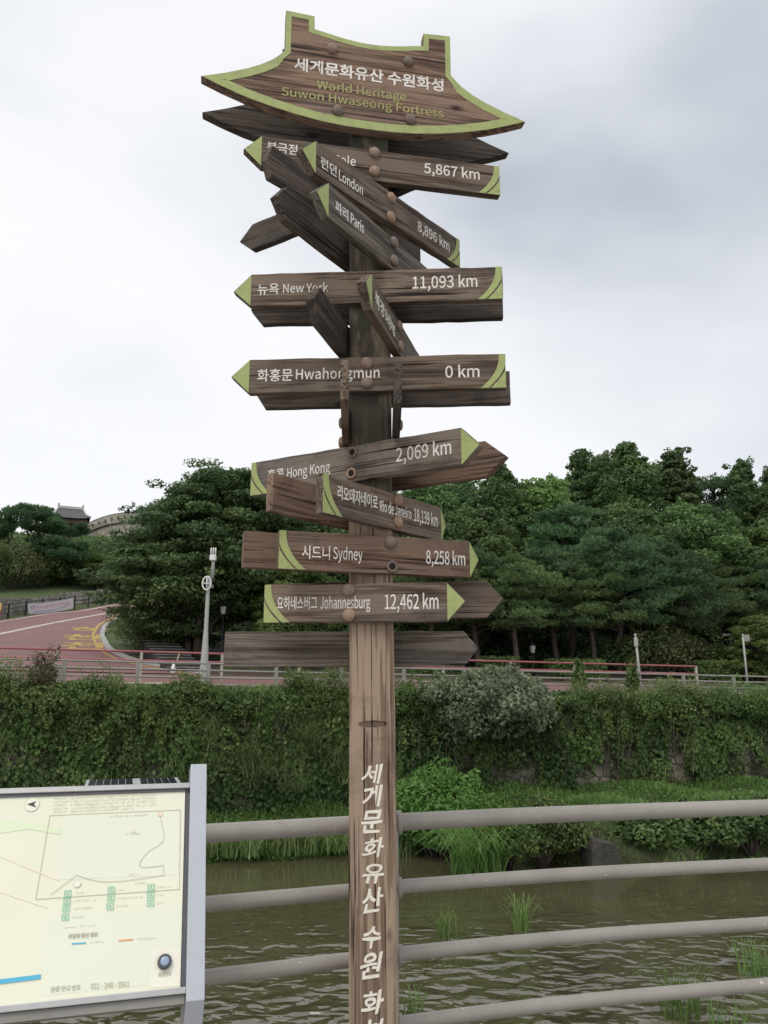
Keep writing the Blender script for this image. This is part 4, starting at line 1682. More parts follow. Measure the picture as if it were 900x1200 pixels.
# stone steps under the big tree
def steps():
    x0, y0 = at_q(221, 11.0)
    p0, q0 = pq(x0, y0)
    z0 = zt(p0, q0)
    e = empty('stone_steps', (x0, y0, z0), math.atan2(EP[1], EP[0]) + .10, 'flight of dark stone steps climbing under the broad tree', 'steps')
    M['stepstone'] = rough_mat('step_riser_stone', (.055, .052, .047), .3, 5, .9, .2, .01, dirt=(.035, .034, .028))
    M['nosing'] = rough_mat('worn_step_edge', (.22, .21, .195), .25, 4, .9, .2, .01, dirt=(.10, .10, .085))
    z = 0
    for k in range(13):
        z += .165
        c = (-.09 * k, .55 * k)
        mb = MB()
        mb.box((c[0], c[1], z - .4), (1.7, .60, .8))
        st = mb.build('step', M['stepstone'], e, bevel=.012)
        mb = MB()
        mb.box((c[0], c[1] - .27, z + .012), (1.7, .10, .05))
        mb.build('step_nosing', M['nosing'], st, bevel=.01)
    return e


steps()
gx_, gy_, gz_ = at_q(207.5, 10.2)[0], at_q(207.5, 10.2)[1], 0
gz_ = zt(*pq(gx_, gy_))
mk = empty('marker_post', (gx_, gy_, gz_), 0, 'little white marker with a slanting stick at the foot of the stone steps', 'marker')
mb = MB(); mb.lathe([(.11, 0), (.12, .12), (.08, .34), (.03, .44)], seg=10); mb.build('white_cone', M['whiteplastic'], mk, smooth=True)
mb = MB(); mb.tube([(.05, 0, .3), (.14, 0, .55), (.26, 0, .95)], .03, 8); mb.build('stick', M['fencepost'], mk, smooth=True)

# dark park pavilion at the right edge
M['darkwall'] = rough_mat('dark_cladding', (.035, .036, .042), .15, 2, .6, .1, .01)
M['roofedge'] = rough_mat('pale_roof_edge', (.30, .29, .28), .1, 4, .7, .05)
x, y = at_q(882, 16)
p_, q__ = pq(x, y)
sh = empty('park_pavilion', (x, y, zt(p_, q__) - .1), .05, 'low dark flat roofed pavilion behind the trees at the right', 'pavilion')
mb = MB(); mb.box((0, 1.5, 1.15), (3.6, 3.0, 2.3)); mb.build('pavilion_wall', M['darkwall'], sh)
mb = MB(); mb.box((-.2, 1.4, 2.38), (4.4, 3.7, .15)); mb.build('pavilion_roof', M['roofedge'], sh, bevel=.01)
mb = MB(); mb.box((.3, -.012, 1.0), (.95, .03, 2.0)); mb.build('pavilion_door', M['black'], sh, bevel=.01)
for k in range(2):
    mb = MB(); mb.box((-1.75 + k * 3.5, -.22, 1.15), (.12, .12, 2.3)); mb.build('pavilion_post', M['roofedge'], sh, bevel=.01)
# green mesh fence panels and a low pale slab left of it
M['meshgreen'] = rough_mat('green_mesh_paint', (.055, .095, .06), .1, 5, .6, .05)
x, y = at_q(818, 17)
p_, q__ = pq(x, y)
mf = empty('mesh_fence', (x, y, zt(p_, q__)), .15, 'green wire mesh fence left of the dark pavilion', 'fence')
for k in range(4):
    mb = MB(); mb.box((-1.8 + k * 1.2, 0, .8), (.07, .07, 1.7)); mb.build('fence_post', M['meshgreen'], mf)
mb = MB()
for k in range(25): mb.box((-1.8 + k * .15, 0, .8), (.018, .018, 1.5))
for k in range(8): mb.box((0, .02, .12 + k * .2), (3.6, .018, .018))
mb.build('wire_mesh', M['meshgreen'], mf)
x, y = at_q(843, 13.5)
p_, q__ = pq(x, y)
tag(grid_sheet('park_slab', np.arange(p_ - 1.6, p_ + 1.7, .4), np.arange(q__ - .8, q__ + 3.3, .5), lambda p, q: terrain(p, q) + .05, M['concrete']), kind='structure')

# ------------------------------------------------------------------ stepped stone wall, fortress, gate pavilion
segs = [(-60, -20, 703), (-20, 33, 700.5), (33, 52, 699.5), (52, 63, 697.5), (63, 76, 695.5), (76, 92, 693.8), (92, 112, 692.3), (112, 140, 690.5)]
xb = [b[0] for b in bp]
mb = MB()
orig = np.array(ground(40, 716))
for a, b, tp in segs:
    P = []
    for px in (a, b):
        py = np.interp(px, xb, [q[1] for q in bp])
        g = np.array(ground(px, py))
        d = unit(np.r_[g[:2], 0])
        P.append((g + d * 2.4, g + d * 3.1))
    rt_ = ray((a + b) / 2, tp)
    vs = []
    for (f, bk_) in P:
        zz = EYE + rt_[2] / rt_[1] * f[1]
        for g_ in (f, bk_):
            zb = zt(*pq(g_[0], g_[1])) - .4
            vs += [(g_[0] - orig[0], g_[1] - orig[1], zb - orig[2]), (g_[0] - orig[0], g_[1] - orig[1], zz - orig[2])]
    mb.add(vs, [(0, 1, 3, 2), (4, 6, 7, 5), (0, 4, 5, 1), (2, 3, 7, 6), (1, 5, 7, 3), (0, 2, 6, 4)])
tag(mb.build('stepped_wall', M['lawnwall'], loc=tuple(orig)), 'low pale stone wall stepping up the slope behind the black railing', 'wall')

# lawn above that wall: short grass drawn on a sheet of its own, following the slope
lawn_m = rough_mat('lawn_grass', (.075, .115, .04), .3, 1.2, .95, .6, .03)

# fortress wall
FQ = 112.0
fpx = [(60, 630), (75, 625), (88, 618.5), (99, 612), (110, 607.5), (122, 604), (135, 602), (150, 600.5), (165, 600), (185, 601), (205, 603)]
orig = np.array([*at_q(120, FQ), 0.0])
orig[2] = zt(*pq(orig[0], orig[1]))
fw = empty('fortress_wall', tuple(orig), 0, 'old stone fortress wall curving over the hill crest', 'fortress wall')
T_, lower, para = [], MB(), MB()
pts = resample([(a, b) for a, b in fpx], 40)
line = []
for px, py in pts:
    x, y = at_q(px, FQ + 4 * math.sin(px * .03))
    r_ = ray(px, py)
    line.append((x - orig[0], y - orig[1], EYE + r_[2] / r_[1] * y - orig[2], zt(*pq(x, y)) - orig[2] - 1.5))
for (tgt, dz0, dz1, y0, y1) in ((lower, None, -1.55, 0, 2.5), (para, -1.5, 0, -.15, .9)):
    vs, fs = [], []
    for (x, y, z, zb) in line:
        lo = zb if dz0 is None else z + dz0
        hi = z + dz1
        vs += [(x, y + y0, lo), (x, y + y0, hi), (x, y + y1, hi), (x, y + y1, lo)]
    for i in range(len(line) - 1):
        for k in range(3): fs.append((i * 4 + k, i * 4 + k + 1, i * 4 + 5 + k, i * 4 + 4 + k))
    tgt.add(vs, fs)
lower.build('main_wall', M['fortstone'], fw)
para.build('parapet', M['fortstone'], fw)
M['coping'] = rough_mat('parapet_coping', (.10, .098, .095), .15, 2, .9, .1)
cop = MB()
cop.tube([(x, y + .3, z + .05) for x, y, z, zb in line], .26, 6)
cop.build('coping', M['coping'], fw)
cop = MB()
cop.tube([(x, y - .16, z - 1.52) for x, y, z, zb in line], .12, 6)
cop.build('string_course', M['coping'], fw)
for k, (x, y, z, zb) in enumerate(line):
    if k % 2 == 0:
        lp = MB()
        lp.box((x, y - .16, z - .75), (.38, .06, .5))
        lp.build('loophole', M['black'], fw)
# flag on the wall
x, y = at_q(146.5, FQ + 2)
z0 = EYE + ray(147, 601)[2] / ray(147, 601)[1] * y
fl = empty('flag', (x, y, z0 - .5), 0, 'tiny flag on a pole standing on the fortress wall', 'flag')
mb = MB(); mb.tube([(0, 0, 0), (0, 0, 2.6)], .04, 6); mb.build('flag_pole', M['black'], fl)
mb = MB()
for k in range(4): mb.box((.1 + k * .13, .02 * math.sin(k * 2), 1.95 - .02 * k), (.13, .02, 1.0 - .06 * k))
mb.build('flag_cloth', M['fencegrey'], fl)

# gate pavilion with a tiled roof
GQ = 108.0
x, y = at_q(73, GQ)
zr = EYE + ray(73, 594)[2] / ray(73, 594)[1] * y
gp = empty('gate_pavilion', (x, y, zr - 6.2), math.radians(24), 'grey tiled pavilion of the fortress on the hilltop behind the pines', 'pavilion')
M['tile'] = rough_mat('grey_roof_tile', (.105, .105, .11), .2, 3, .8, .2, .05)
M['ridge'] = rough_mat('plastered_ridge', (.42, .42, .43), .1, 3, .8, .1)
M['redwood'] = rough_mat('dark_timber', (.10, .06, .05), .2, 3, .8, .1)
mb = MB()
W2, D2, zE, zR = 3.0, 2.4, 3.9, 5.9
nu, nv = 24, 10
vs, fs = [], []
for s_ in (-1, 1):
    b_ = len(vs)
    for i in range(nu + 1):
        for j in range(nv + 1):
            u = -1 + 2 * i / nu
            v = j / nv
            xw = u * (W2 * (1 - v) + (W2 * .62) * v)
            yy = s_ * D2 * (1 - v)
            zz = zE + (zR - zE) * (v ** 1.35) + .35 * abs(u) ** 3 * (1 - v) ** 2 + .05 * math.cos(i * math.pi) * (1 - v * .5)
            vs.append((xw, yy, zz))
    for i in range(nu):
        for j in range(nv):
            a = b_ + i * (nv + 1) + j
            fs.append((a, a + 1, a + nv + 2, a + nv + 1))
for s_ in (-1, 1):
    b_ = len(vs)
    for i in range(11):
        for j in range(6):
            u = -1 + 2 * i / 10
            v = j / 5
            vs.append((s_ * (W2 * (1 - v * .38)), u * D2 * (1 - v), zE + (zR - zE) * (v ** 1.35) * .98 + .35 * abs(u) ** 3 * (1 - v) ** 2))
    for i in range(10):
        for j in range(5):
            a = b_ + i * 6 + j
            fs.append((a, a + 1, a + 7, a + 6))
mb.add(vs, fs)
mb.build('tiled_roof', M['tile'], gp)
mb = MB()
mb.box((0, 0, zR + .14), (W2 * 1.26, .35, .42))
for s_ in (-1, 1):
    mb.box((s_ * W2 * .62, 0, zR + .34), (.32, .38, .85))
    for t_ in (-1, 1):
        mb.tube([(s_ * W2 * .62, 0, zR + .1), (s_ * W2 * .78, t_ * D2 * .45, zE + 1.0), (s_ * W2 * 1.0, t_ * D2 * .98, zE + .38)], .14, 6)
mb.build('roof_ridge', M['ridge'], gp)
mb = MB(); mb.box((0, 0, 3.5), (W2 * 1.7, D2 * 1.5, .7)); mb.build('eaves_beam', M['redwood'], gp)
for i in range(4):
    for s_ in (-1, 1):
        mb = MB(); mb.lathe([(.16, .4), (.16, 3.4)], (-2.2 + i * 1.467, s_ * 1.6, 0), seg=10); mb.build('column', M['redwood'], gp, smooth=True)
mb = MB(); mb.box((0, 0, -.9), (W2 * 2.2, D2 * 2.1, 2.8)); mb.build('stone_base', M['fortstone'], gp)
#SPLIT3
# ------------------------------------------------------------------ vegetation
def bark_mat(name, dark, light):
    m, t, b = new_mat(name)
    tc = N(t, 'ShaderNodeTexCoord').outputs['Object']
    n = noise(t, mapping(t, tc, (7, 7, 1.6)), 1.0, 6, .65, .4)
    t.links.new(ramp(t, n, [(.3, dark), (.7, light)]), b.inputs['Base Color'])
    b.inputs['Roughness'].default_value = .9
    bump(t, b, n, .7, .03)
    return m


M['bark'] = bark_mat('grey_brown_bark', (.05, .04, .033), (.13, .105, .085))
M['pinebark'] = bark_mat('red_brown_bark', (.045, .036, .030), (.115, .085, .068))
LM = {
    'broad': leaf_mat('broadleaf_green', (.034, .064, .026), (.100, .155, .062), .34, odd=(.12, .16, .055)),
    'dark': leaf_mat('dark_broadleaf_green', (.030, .056, .026), (.094, .142, .060), .30, odd=(.12, .12, .06)),
    'light': leaf_mat('light_broadleaf_green', (.055, .092, .032), (.135, .195, .072), .36),
    'pine': leaf_mat('pine_needle_green', (.030, .058, .032), (.085, .145, .072), .22, rough=.55),
    'pineyellow': leaf_mat('yellowish_pine_needles', (.045, .078, .032), (.120, .170, .072), .24, rough=.55),
    'hedge': leaf_mat('clipped_hedge_green', (.036, .062, .020), (.098, .138, .052), .25),
    'azalea': leaf_mat('azalea_green', (.040, .056, .024), (.105, .128, .060), .25, odd=(.12, .095, .06)),
    'ivy': leaf_mat('ivy_green', (.026, .052, .018), (.108, .158, .054), .30, odd=(.165, .190, .075)),
    'ivydark': leaf_mat('dark_ivy_green', (.020, .042, .018), (.086, .132, .050), .28, odd=(.12, .15, .06)),
    'dry': leaf_mat('withered_creeper', (.050, .040, .024), (.115, .100, .062), .22, odd=(.13, .12, .08)),
    'silver': leaf_mat('silvery_leaf_green', (.080, .104, .070), (.195, .228, .168), .28, rough=.55),
    'fresh': leaf_mat('fresh_shrub_green', (.045, .100, .028), (.115, .215, .065), .38),
    'grass': leaf_mat('bank_grass_green', (.045, .085, .026), (.125, .195, .065), .38, odd=(.18, .19, .10)),
    'weed': leaf_mat('wall_top_weed_green', (.060, .088, .034), (.145, .175, .085), .32, odd=(.22, .19, .13)),
    'reed': leaf_mat('reed_green', (.065, .105, .038), (.175, .230, .105), .36, odd=(.25, .24, .15)),
}


def ell_points(r, n, c, rad, shell=.55):
    """points through an ellipsoid, denser near its skin"""
    d = rand_dir(r, n)
    k = r.uniform(0, 1, n) ** (1 / 3.0)
    k = shell + (1 - shell) * k
    k = np.where(r.uniform(size=n) < .25, k * r.uniform(.3, 1, n), k)
    return np.asarray(c) + d * k[:, None] * np.asarray(rad), d


class Crown:
    def __init__(s, seed):
        s.r = np.random.default_rng(seed)
        s.V, s.F, s.T, s.nv = [], [], [], 0

    def _add(s, v, f, t):
        s.V.append(v); s.F.append(f + s.nv); s.T.append(t); s.nv += len(v)

    def clump(s, c, rad, n, L, W, up=.35, out=.7, tint=None, shell=.55):
        r = s.r
        P, d = ell_points(r, n, c, rad, shell)
        nr = unit(d * out + np.array([0, 0, up]) + r.normal(size=(n, 3)) * .55)
        U = np.cross(nr, rand_dir(r, n))
        v, f = leaf_arrays(P, U, nr, L * r.uniform(.65, 1.3, n), W * r.uniform(.65, 1.3, n))
        base = r.uniform(.15, .6) if tint is None else tint
        s._add(v, f, np.clip(base + r.normal(0, .17, n), 0, 1))

    def needles(s, c, rad, n, L, W, tint=None):
        """tufts of needles: narrow blades fanning up and out"""
        r = s.r
        k = max(1, n // 5)
        P, d = ell_points(r, k, c, rad, .45)
        P = np.repeat(P, 5, 0); d = np.repeat(d, 5, 0)
        U = unit(d * np.array([.8, .8, .25]) + np.array([0, 0, .55]) + r.normal(size=P.shape) * .55)
        nr = rand_dir(r, len(P))
        v, f = leaf_arrays(P + U * L * .4, U, nr, L * r.uniform(.7, 1.25, len(P)), W * r.uniform(.7, 1.3, len(P)))
        base = r.uniform(.15, .65) if tint is None else tint
        s._add(v, f, np.clip(base + r.normal(0, .16, len(P)), 0, 1))

    def mesh(s, name, mat, parent):
        return np_mesh(name, np.concatenate(s.V), np.concatenate(s.F), mat, parent, np.concatenate(s.T))


def limb(mb, a, b, r0, r1, rnd, sag=.0, k=5):
    a, b = np.array(a, float), np.array(b, float)
    pts = []
    for i in range(k + 1):
        t = i / k
        q = a + (b - a) * t + np.array([0, 0, sag * math.sin(math.pi * t)])
        if 0 < i < k: q = q + np.array([rnd.gauss(0, 1), rnd.gauss(0, 1), rnd.gauss(0, .5)]) * np.linalg.norm(b - a) * .035
        pts.append(tuple(q))
    mb.tube(pts, [r0 + (r1 - r0) * i / k for i in range(k + 1)], 7)
    return pts


PROTO = {}


def proto_pine(key, seed, H=10.0, bare=.45, spread=3.2, leaf='pine', npads=34, lean=.6):
    """red pine: bare bent trunk, level layered pads of needles"""
    rnd = random.Random(seed)
    root = bpy.data.objects.new('pine_tree', None)
    cr = Crown(seed)
    mb = MB()
    lx, ly = rnd.uniform(-lean, lean), rnd.uniform(-.4, .4)
    tp = []
    for i in range(9):
        t = i / 8
        tp.append((lx * math.sin(t * 2.4) + .16 * math.sin(t * 7 + seed), ly * t + .14 * math.cos(t * 6 + seed), H * .96 * t - .2))
    mb.tube(tp, [.21 * (1 - .8 * i / 8) + .02 for i in range(9)], 9)
    for k in range(npads):
        t = bare + (1 - bare) * ((k + rnd.random()) / npads) ** .9
        i = min(7, int(t * 8)); f = t * 8 - i
        base = np.array(tp[i]) * (1 - f) + np.array(tp[i + 1]) * f
        a = k * 2.4 + rnd.uniform(-.5, .5)
        prof = math.sin(min(1, (1 - t) / (1 - bare) * 1.15 + .12) * math.pi * .58) ** .8
        rr_ = spread * prof * rnd.uniform(.45, 1.05)
        c = base + np.array([math.cos(a) * rr_, math.sin(a) * rr_, rnd.uniform(-.1, .45) * (1 - .3 * rr_ / spread)])
        limb(mb, base - np.array([0, 0, .35]), c - np.array([0, 0, .12]), .065 * (1.25 - t) + .02, .016, rnd, .12)
        s_ = rnd.uniform(.75, 1.2) * (1.0 if t < .9 else .7)
        ti = rnd.uniform(.15, .65)
        cr.needles(c, (1.05 * s_, 1.05 * s_, .30 * s_), int(330 * s_), .34, .062, ti)
        for _ in range(3):
            cr.needles(c + np.array([rnd.gauss(0, .75), rnd.gauss(0, .75), rnd.uniform(-.22, .25)]) * s_, (.55 * s_, .55 * s_, .2 * s_), int(120 * s_), .34, .062, ti)
    cr.needles(np.array(tp[-1]) + np.array([0, 0, .15]), (.5, .5, .5), 220, .34, .06)
    tr = mb.build('trunk', M['pinebark'], root, smooth=True)
    co = cr.mesh('crown', LM[leaf], root)
    PROTO[key] = (root, [tr, co], H)


def proto_broad(key, seed, H=10.0, spread=3.4, bare=.22, leaf='broad', nclump=70, shape='round', name='broadleaf_tree', dens=300, lsize=.25):
    rnd = random.Random(seed)
    root = bpy.data.objects.new(name, None)
    cr = Crown(seed)
    mb = MB()
    tp = [(.2 * math.sin(i * .8 + seed), .2 * math.cos(i * .9 + seed), H * .8 * i / 7 - .2) for i in range(8)]
    mb.tube(tp, [.24 * (1 - .82 * i / 7) + .02 for i in range(8)], 9)
    for k in range(nclump):
        t = bare + (1 - bare) * ((k + rnd.random()) / nclump)
        u = (t - bare) / (1 - bare)
        if shape == 'round': prof = math.sin(math.pi * (u * .86 + .12)) ** .6
        elif shape == 'tall': prof = (math.sin(math.pi * (u * .8 + .18)) ** .8) * (1 - .25 * u)
        else: prof = max(.07, (1 - u) ** .75)                       # conifer
        a = k * 2.399 + rnd.uniform(-.4, .4)
        rr_ = spread * prof * math.sqrt(rnd.uniform(.12, 1.0)) * rnd.uniform(.85, 1.12)
        z = H * t
        c = np.array([math.cos(a) * rr_, math.sin(a) * rr_, z])
        i = min(6, int(max(.05, t * .75) * 7))
        if k % 2 == 0: limb(mb, tp[i], c, .07 * (1.2 - t) + .015, .012, rnd, .1)
        s_ = rnd.uniform(.65, 1.25) * (1 if shape != 'cone' else .8) * (.75 if u > .85 else 1)
        ti = rnd.uniform(.12, .68)
        flat = .58 if shape != 'cone' else .42
        cr.clump(c, (.95 * s_, .95 * s_, flat * s_), int(dens * s_), lsize, lsize * .6, tint=ti)
        for _ in range(2):
            cr.clump(c + np.array([rnd.gauss(0, .6), rnd.gauss(0, .6), rnd.gauss(0, .3)]) * s_, (.42 * s_, .42 * s_, .3 * s_), int(dens * .22), lsize, lsize * .6, tint=ti)
    # loose sprays at the outline
    for k in range(30):
        u = rnd.random()
        t = bare + (1 - bare) * u
        prof = math.sin(math.pi * (u * .86 + .12)) ** .6 if shape == 'round' else ((math.sin(math.pi * (u * .8 + .18)) ** .8) * (1 - .25 * u) if shape == 'tall' else max(.05, (1 - u) ** .75))
        a = rnd.uniform(0, 6.28)
        c = np.array([math.cos(a) * spread * prof * 1.12, math.sin(a) * spread * prof * 1.12, H * t + .2])
        cr.clump(c, (.3, .3, .35), 40, lsize * .9, lsize * .5)
    for k in range(5):
        cr.clump((tp[-1][0] + rnd.gauss(0, .3), tp[-1][1] + rnd.gauss(0, .3), H * rnd.uniform(.97, 1.03)), (.28, .28, .42), 60, lsize * .9, lsize * .5)
    tr = mb.build('trunk', M['bark'], root, smooth=True)
    co = cr.mesh('crown', LM[leaf], root)
    PROTO[key] = (root, [tr, co], H * 1.0)


USED = set()


def plant(key, loc, scale, rz, label, cat='tree', group=None, sxy=1.0):
    root, parts, H = PROTO[key]
    if key not in USED:
        USED.add(key)
        r = root
        COL.objects.link(r)
    else:
        r = root.copy()
        COL.objects.link(r)
        for ch in parts:
            c = ch.copy()
            COL.objects.link(c)
            c.parent = r
    r.location = loc
    r.rotation_euler = (0, 0, rz)
    r.scale = (scale * sxy, scale * sxy, scale)
    for k in list(r.keys()): del r[k]
    tag(r, label, cat, group)
    return r


def tree(key, px, q, ytop, label, rz=None, sxy=1.0, group='trees of the park hill'):
    x, y = at_q(px, q)
    z0 = zt(*pq(x, y))
    r_ = ray(px, ytop)
    ztop_ = EYE + r_[2] / r_[1] * y
    H = PROTO[key][2]
    return plant(key, (x, y, z0 - .1), (ztop_ - z0) / H, (px * 1.7) % 6.28 if rz is None else rz, label, 'tree', group, sxy)


proto_pine('pineA', 11, 10, .34, 3.0, npads=40)
proto_pine('pineB', 12, 10, .42, 3.3, leaf='pineyellow', npads=36)
proto_pine('pineC', 13, 10, .34, 2.8, npads=38)
proto_broad('broadA', 21, 10, 3.2, .2)
proto_broad('broadB', 22, 10, 2.9, .15, leaf='light')
proto_broad('tallA', 23, 14, 2.7, .12, shape='tall', leaf='broad', nclump=85, name='tall_tree')
proto_broad('tallB', 24, 14, 3.0, .18, shape='tall', leaf='dark', nclump=85, name='tall_tree')
proto_broad('cone', 25, 13, 2.6, .12, shape='cone', leaf='dark', nclump=95, name='conifer_tree', lsize=.22)

# the broad dark tree left of the post: wide level tiers down almost to the ground
def big_tree():
    rnd = random.Random(40)
    x, y = at_q(232, 15.5)
    z0 = zt(*pq(x, y))
    sc = y / 42.0
    e = empty('broad_tree', (x, y, z0 - .1), 0, 'broad dark spreading tree with level tiers of foliage left of the fingerpost', 'tree', 'trees of the park hill')
    cr = Crown(40)
    mb = MB()
    tops = []
    for k in range(4):
        a = k * 1.7
        tp = [(math.cos(a) * (.25 + 2.2 * t ** 1.3), math.sin(a) * (.25 + 1.6 * t ** 1.3), 8.0 * t - .2) for t in np.linspace(0, 1, 7)]
        mb.tube(tp, [.22 * (1 - .8 * t) + .03 for t in np.linspace(0, 1, 7)], 8)
        tops.append(tp)
    # silhouette read from the photograph: half widths (left, right) at heights
    zz = [1.3, 2.4, 3.6, 4.8, 6.0, 7.2, 8.4, 9.4, 10.2, 10.9]
    wl_ = [3.2, 3.9, 4.7, 5.1, 5.0, 4.3, 2.7, 1.7, 1.1, .4]
    wr_ = [1.0, 2.6, 4.2, 4.8, 5.0, 5.0, 4.8, 4.2, 3.2, 1.6]
    cxo = [0, 0, 0, 0, 0, 0, .3, .8, 1.2, 1.3]
    n = 230
    for k in range(n):
        t = (k + rnd.random()) / n
        z = 1.1 + 9.9 * t ** .93
        a = k * 2.399 + rnd.uniform(-.5, .5)
        wl, wr, c0 = np.interp(z, zz, wl_), np.interp(z, zz, wr_), np.interp(z, zz, cxo)
        rad = math.sqrt(rnd.uniform(.15, 1.0))
        w = wr if math.cos(a) > 0 else wl
        dpt = (wl + wr) * .45
        c = np.array([c0 * .5 + math.cos(a) * w * rad, math.sin(a) * dpt * rad, z + rnd.uniform(-.1, .1)])
        if z < 2.6 and c[0] > .3: continue
        s_ = rnd.uniform(.75, 1.3)
        ti = rnd.uniform(.08, .62)
        cr.clump(c, (1.15 * s_, 1.15 * s_, .30 * s_), int(270 * s_), .23, .14, up=.8, tint=ti)
        for _ in range(3):
            cr.clump(c + np.array([rnd.gauss(0, .8), rnd.gauss(0, .8), rnd.uniform(-.2, .2)]) * s_, (.5 * s_, .5 * s_, .18 * s_), int(60 * s_), .22, .13, up=.8, tint=ti + rnd.uniform(-.1, .12))
        if k % 3 == 0:
            tp = tops[k % 4]
            i = min(6, max(2, int(z / 8 * 6)))
            limb(mb, tp[i - 1], c, .06, .015, rnd, .15)
    mb.build('trunk', M['bark'], e, smooth=True)
    cr.mesh('crown', LM['dark'], e)
    e.scale = (sc * .97, sc, sc * .905)


big_tree()
TREES = [
    # left of the post
    ('pineC', 196, 19, 568, 'dark pine with bare twigs standing just behind the broad dark tree', .8),
    ('broadA', 320, 21, 556, 'round crowned tree between the broad dark tree and the fingerpost', 1.15),
    ('tallB', 372, 24, 566, 'dark tall tree seen left of the fingerpost behind the Sydney board', 1.1),
    ('broadB', 345, 13.5, 640, 'small leafy tree low behind the Johannesburg board', 1.2),
    ('broadB', 112, 58, 646, 'light green tree on the slope right of the flat topped pine', 1.5),
    ('broadA', 146, 52, 636, 'bushy tree on the slope below the fortress wall', 1.2),
    ('tallB', 285, 28, 560, 'tall dark tree rising behind the broad tree', 1.1),
    # behind and right of the post: back row
    ('tallA', 455, 26, 572, 'tall tree hidden mostly by the fingerpost', 1.1),
    ('broadA', 505, 25, 570, 'round tree right of the post behind the Rio de Janeiro board', 1.2),
    ('tallB', 545, 27, 556, 'dark tall tree rising behind the Hong Kong arrow', 1.0),
    ('tallA', 592, 22, 548, 'pale green tall tree just right of the Hong Kong arrow', 1.05),
    ('broadB', 640, 23, 566, 'light green round tree right of the pale tall tree', 1.05),
    ('cone', 690, 30, 533, 'pointed dark conifer with a feathery tip', 1.2),
    ('tallB', 716, 31, 535, 'tall dark tree beside the feathery conifer', .9),
    ('tallA', 745, 27, 523, 'tallest tree of the skyline, dense and upright', 1.1),
    ('cone', 805, 27, 531, 'spiky dark conifer with open tiers on the skyline', 1.15),
    ('broadA', 775, 33, 552, 'round tree filling the skyline dip left of the spiky conifer', 1.1),
    ('pineC', 845, 30, 556, 'pine with a drooping tip right of the spiky conifer', 1.0),
    ('cone', 885, 28, 545, 'dark conifer at the right edge of the skyline', 1.1),
    ('tallB', 925, 27, 552, 'dark tall tree at the very right edge', 1.1),
    ('broadA', 965, 24, 560, 'round tree beyond the right edge', 1.2),
    # middle row
    ('broadA', 560, 18, 600, 'bushy tree behind the front pines below the Hong Kong arrow', 1.25),
    ('pineA', 668, 19, 590, 'grey green pine rising above the front row', 1.1),
    ('broadA', 720, 20, 596, 'dense dark tree between the pines at mid height', 1.2),
    ('tallB', 765, 19, 600, 'narrow dark tree behind the twin trunked pine', 1.0),
    ('broadA', 815, 19, 596, 'round dark tree above the green mesh fence', 1.2),
    ('tallA', 862, 20, 602, 'leafy tree above the dark pavilion', 1.1),
    ('broadB', 910, 18, 620, 'light green tree right of the dark pavilion', 1.2),
    ('broadA', 480, 17, 610, 'bushy tree low right of the post behind the Sydney board', 1.2),
    ('broadA', 410, 17, 620, 'bushy tree low behind the post and the Johannesburg board', 1.2),
    # front row of pines
    ('pineB', 505, 12.5, 640, 'pine right of the post behind the lowest blank board', 1.1),
    ('pineA', 556, 13, 640, 'pine with low level pads right of the lowest blank board', 1.15),
    ('pineB', 601, 12, 646, 'yellowish pine with broad flat pads above the park lantern', 1.15),
    ('pineA', 648, 14, 638, 'pine with flat pads over the clipped hedge', 1.1),
    ('pineB', 690, 13, 650, 'pine with a slanting trunk left of the leaning sign pole', 1.1),
    ('pineC', 722, 13, 612, 'tall front pine with pale trunk beside the leaning sign pole', 1.0),
    ('pineA', 757, 15, 626, 'pine with a dark bent trunk right of the leaning sign pole', 1.0),
    ('pineC', 792, 14, 630, 'slim front pine left of the green mesh fence', .95),
    ('pineB', 838, 17, 650, 'yellowish pine spreading over the pavilion roof', 1.1),
    ('broadB', 884, 11, 722, 'small light green tree in front of the dark pavilion', 1.6),
    ('pineA', 915, 15, 650, 'pine at the right edge beside the pavilion', 1.0),
]
for key, px, q, yt_, lab, sxy in TREES:
    tree(key, px, q, yt_, lab, sxy=sxy)

# the two flat topped pines at the upper left
def flat_pine(px, q, ybase, label, seed, pads, trunk_pts, sc=1.0):
    """old pine: crown of separate level plates on a crooked trunk; pads (dx, dy, dz, r) in metres from the base"""
    rnd = random.Random(seed)
    x, y = at_q(px, q)
    z0 = zt(*pq(x, y))
    e = empty('old_pine', (x, y, z0 - .1), 0, label, 'tree', 'trees of the park hill')
    cr, mb = Crown(seed), MB()
    for tp in trunk_pts: mb.tube(tp, list(np.linspace(.24, .07, len(tp))), 8)
    tips = [p for tp in trunk_pts for p in tp[2:]]
    for dx, dy, dz, r in pads:
        ti = rnd.uniform(.1, .5)
        c = np.array([dx, dy, dz])
        cr.needles(c, (r, r * .9, .34), int(620 * r), .42, .085, ti)
        for _ in range(4):
            cr.needles(c + np.array([rnd.gauss(0, r * .6), rnd.gauss(0, r * .5), rnd.uniform(-.1, .35)]), (r * .45, r * .45, .26), int(170 * r), .42, .085, ti)
        near = min(tips, key=lambda t: (t[0] - dx) ** 2 + (t[1] - dy) ** 2 + (t[2] - dz + .6) ** 2 * 2)
        limb(mb, near, c - np.array([0, 0, .2]), .08, .03, rnd, -.1)
    mb.build('trunk', M['pinebark'], e, smooth=True)
    cr.mesh('crown', LM['pine'], e)
    return e


FP_Q = 58
xa, ya = at_q(46, FP_Q)
kpx = ya / FPX                                            # metres per photograph pixel there
zb_ = zt(*pq(xa, ya))


def fpad(px, py, r, dy=0.0, x0=46):
    z_ = EYE + ray(px, py)[2] / ray(px, py)[1] * ya
    return ((px - x0) * kpx, dy, z_ - zb_, r * kpx)


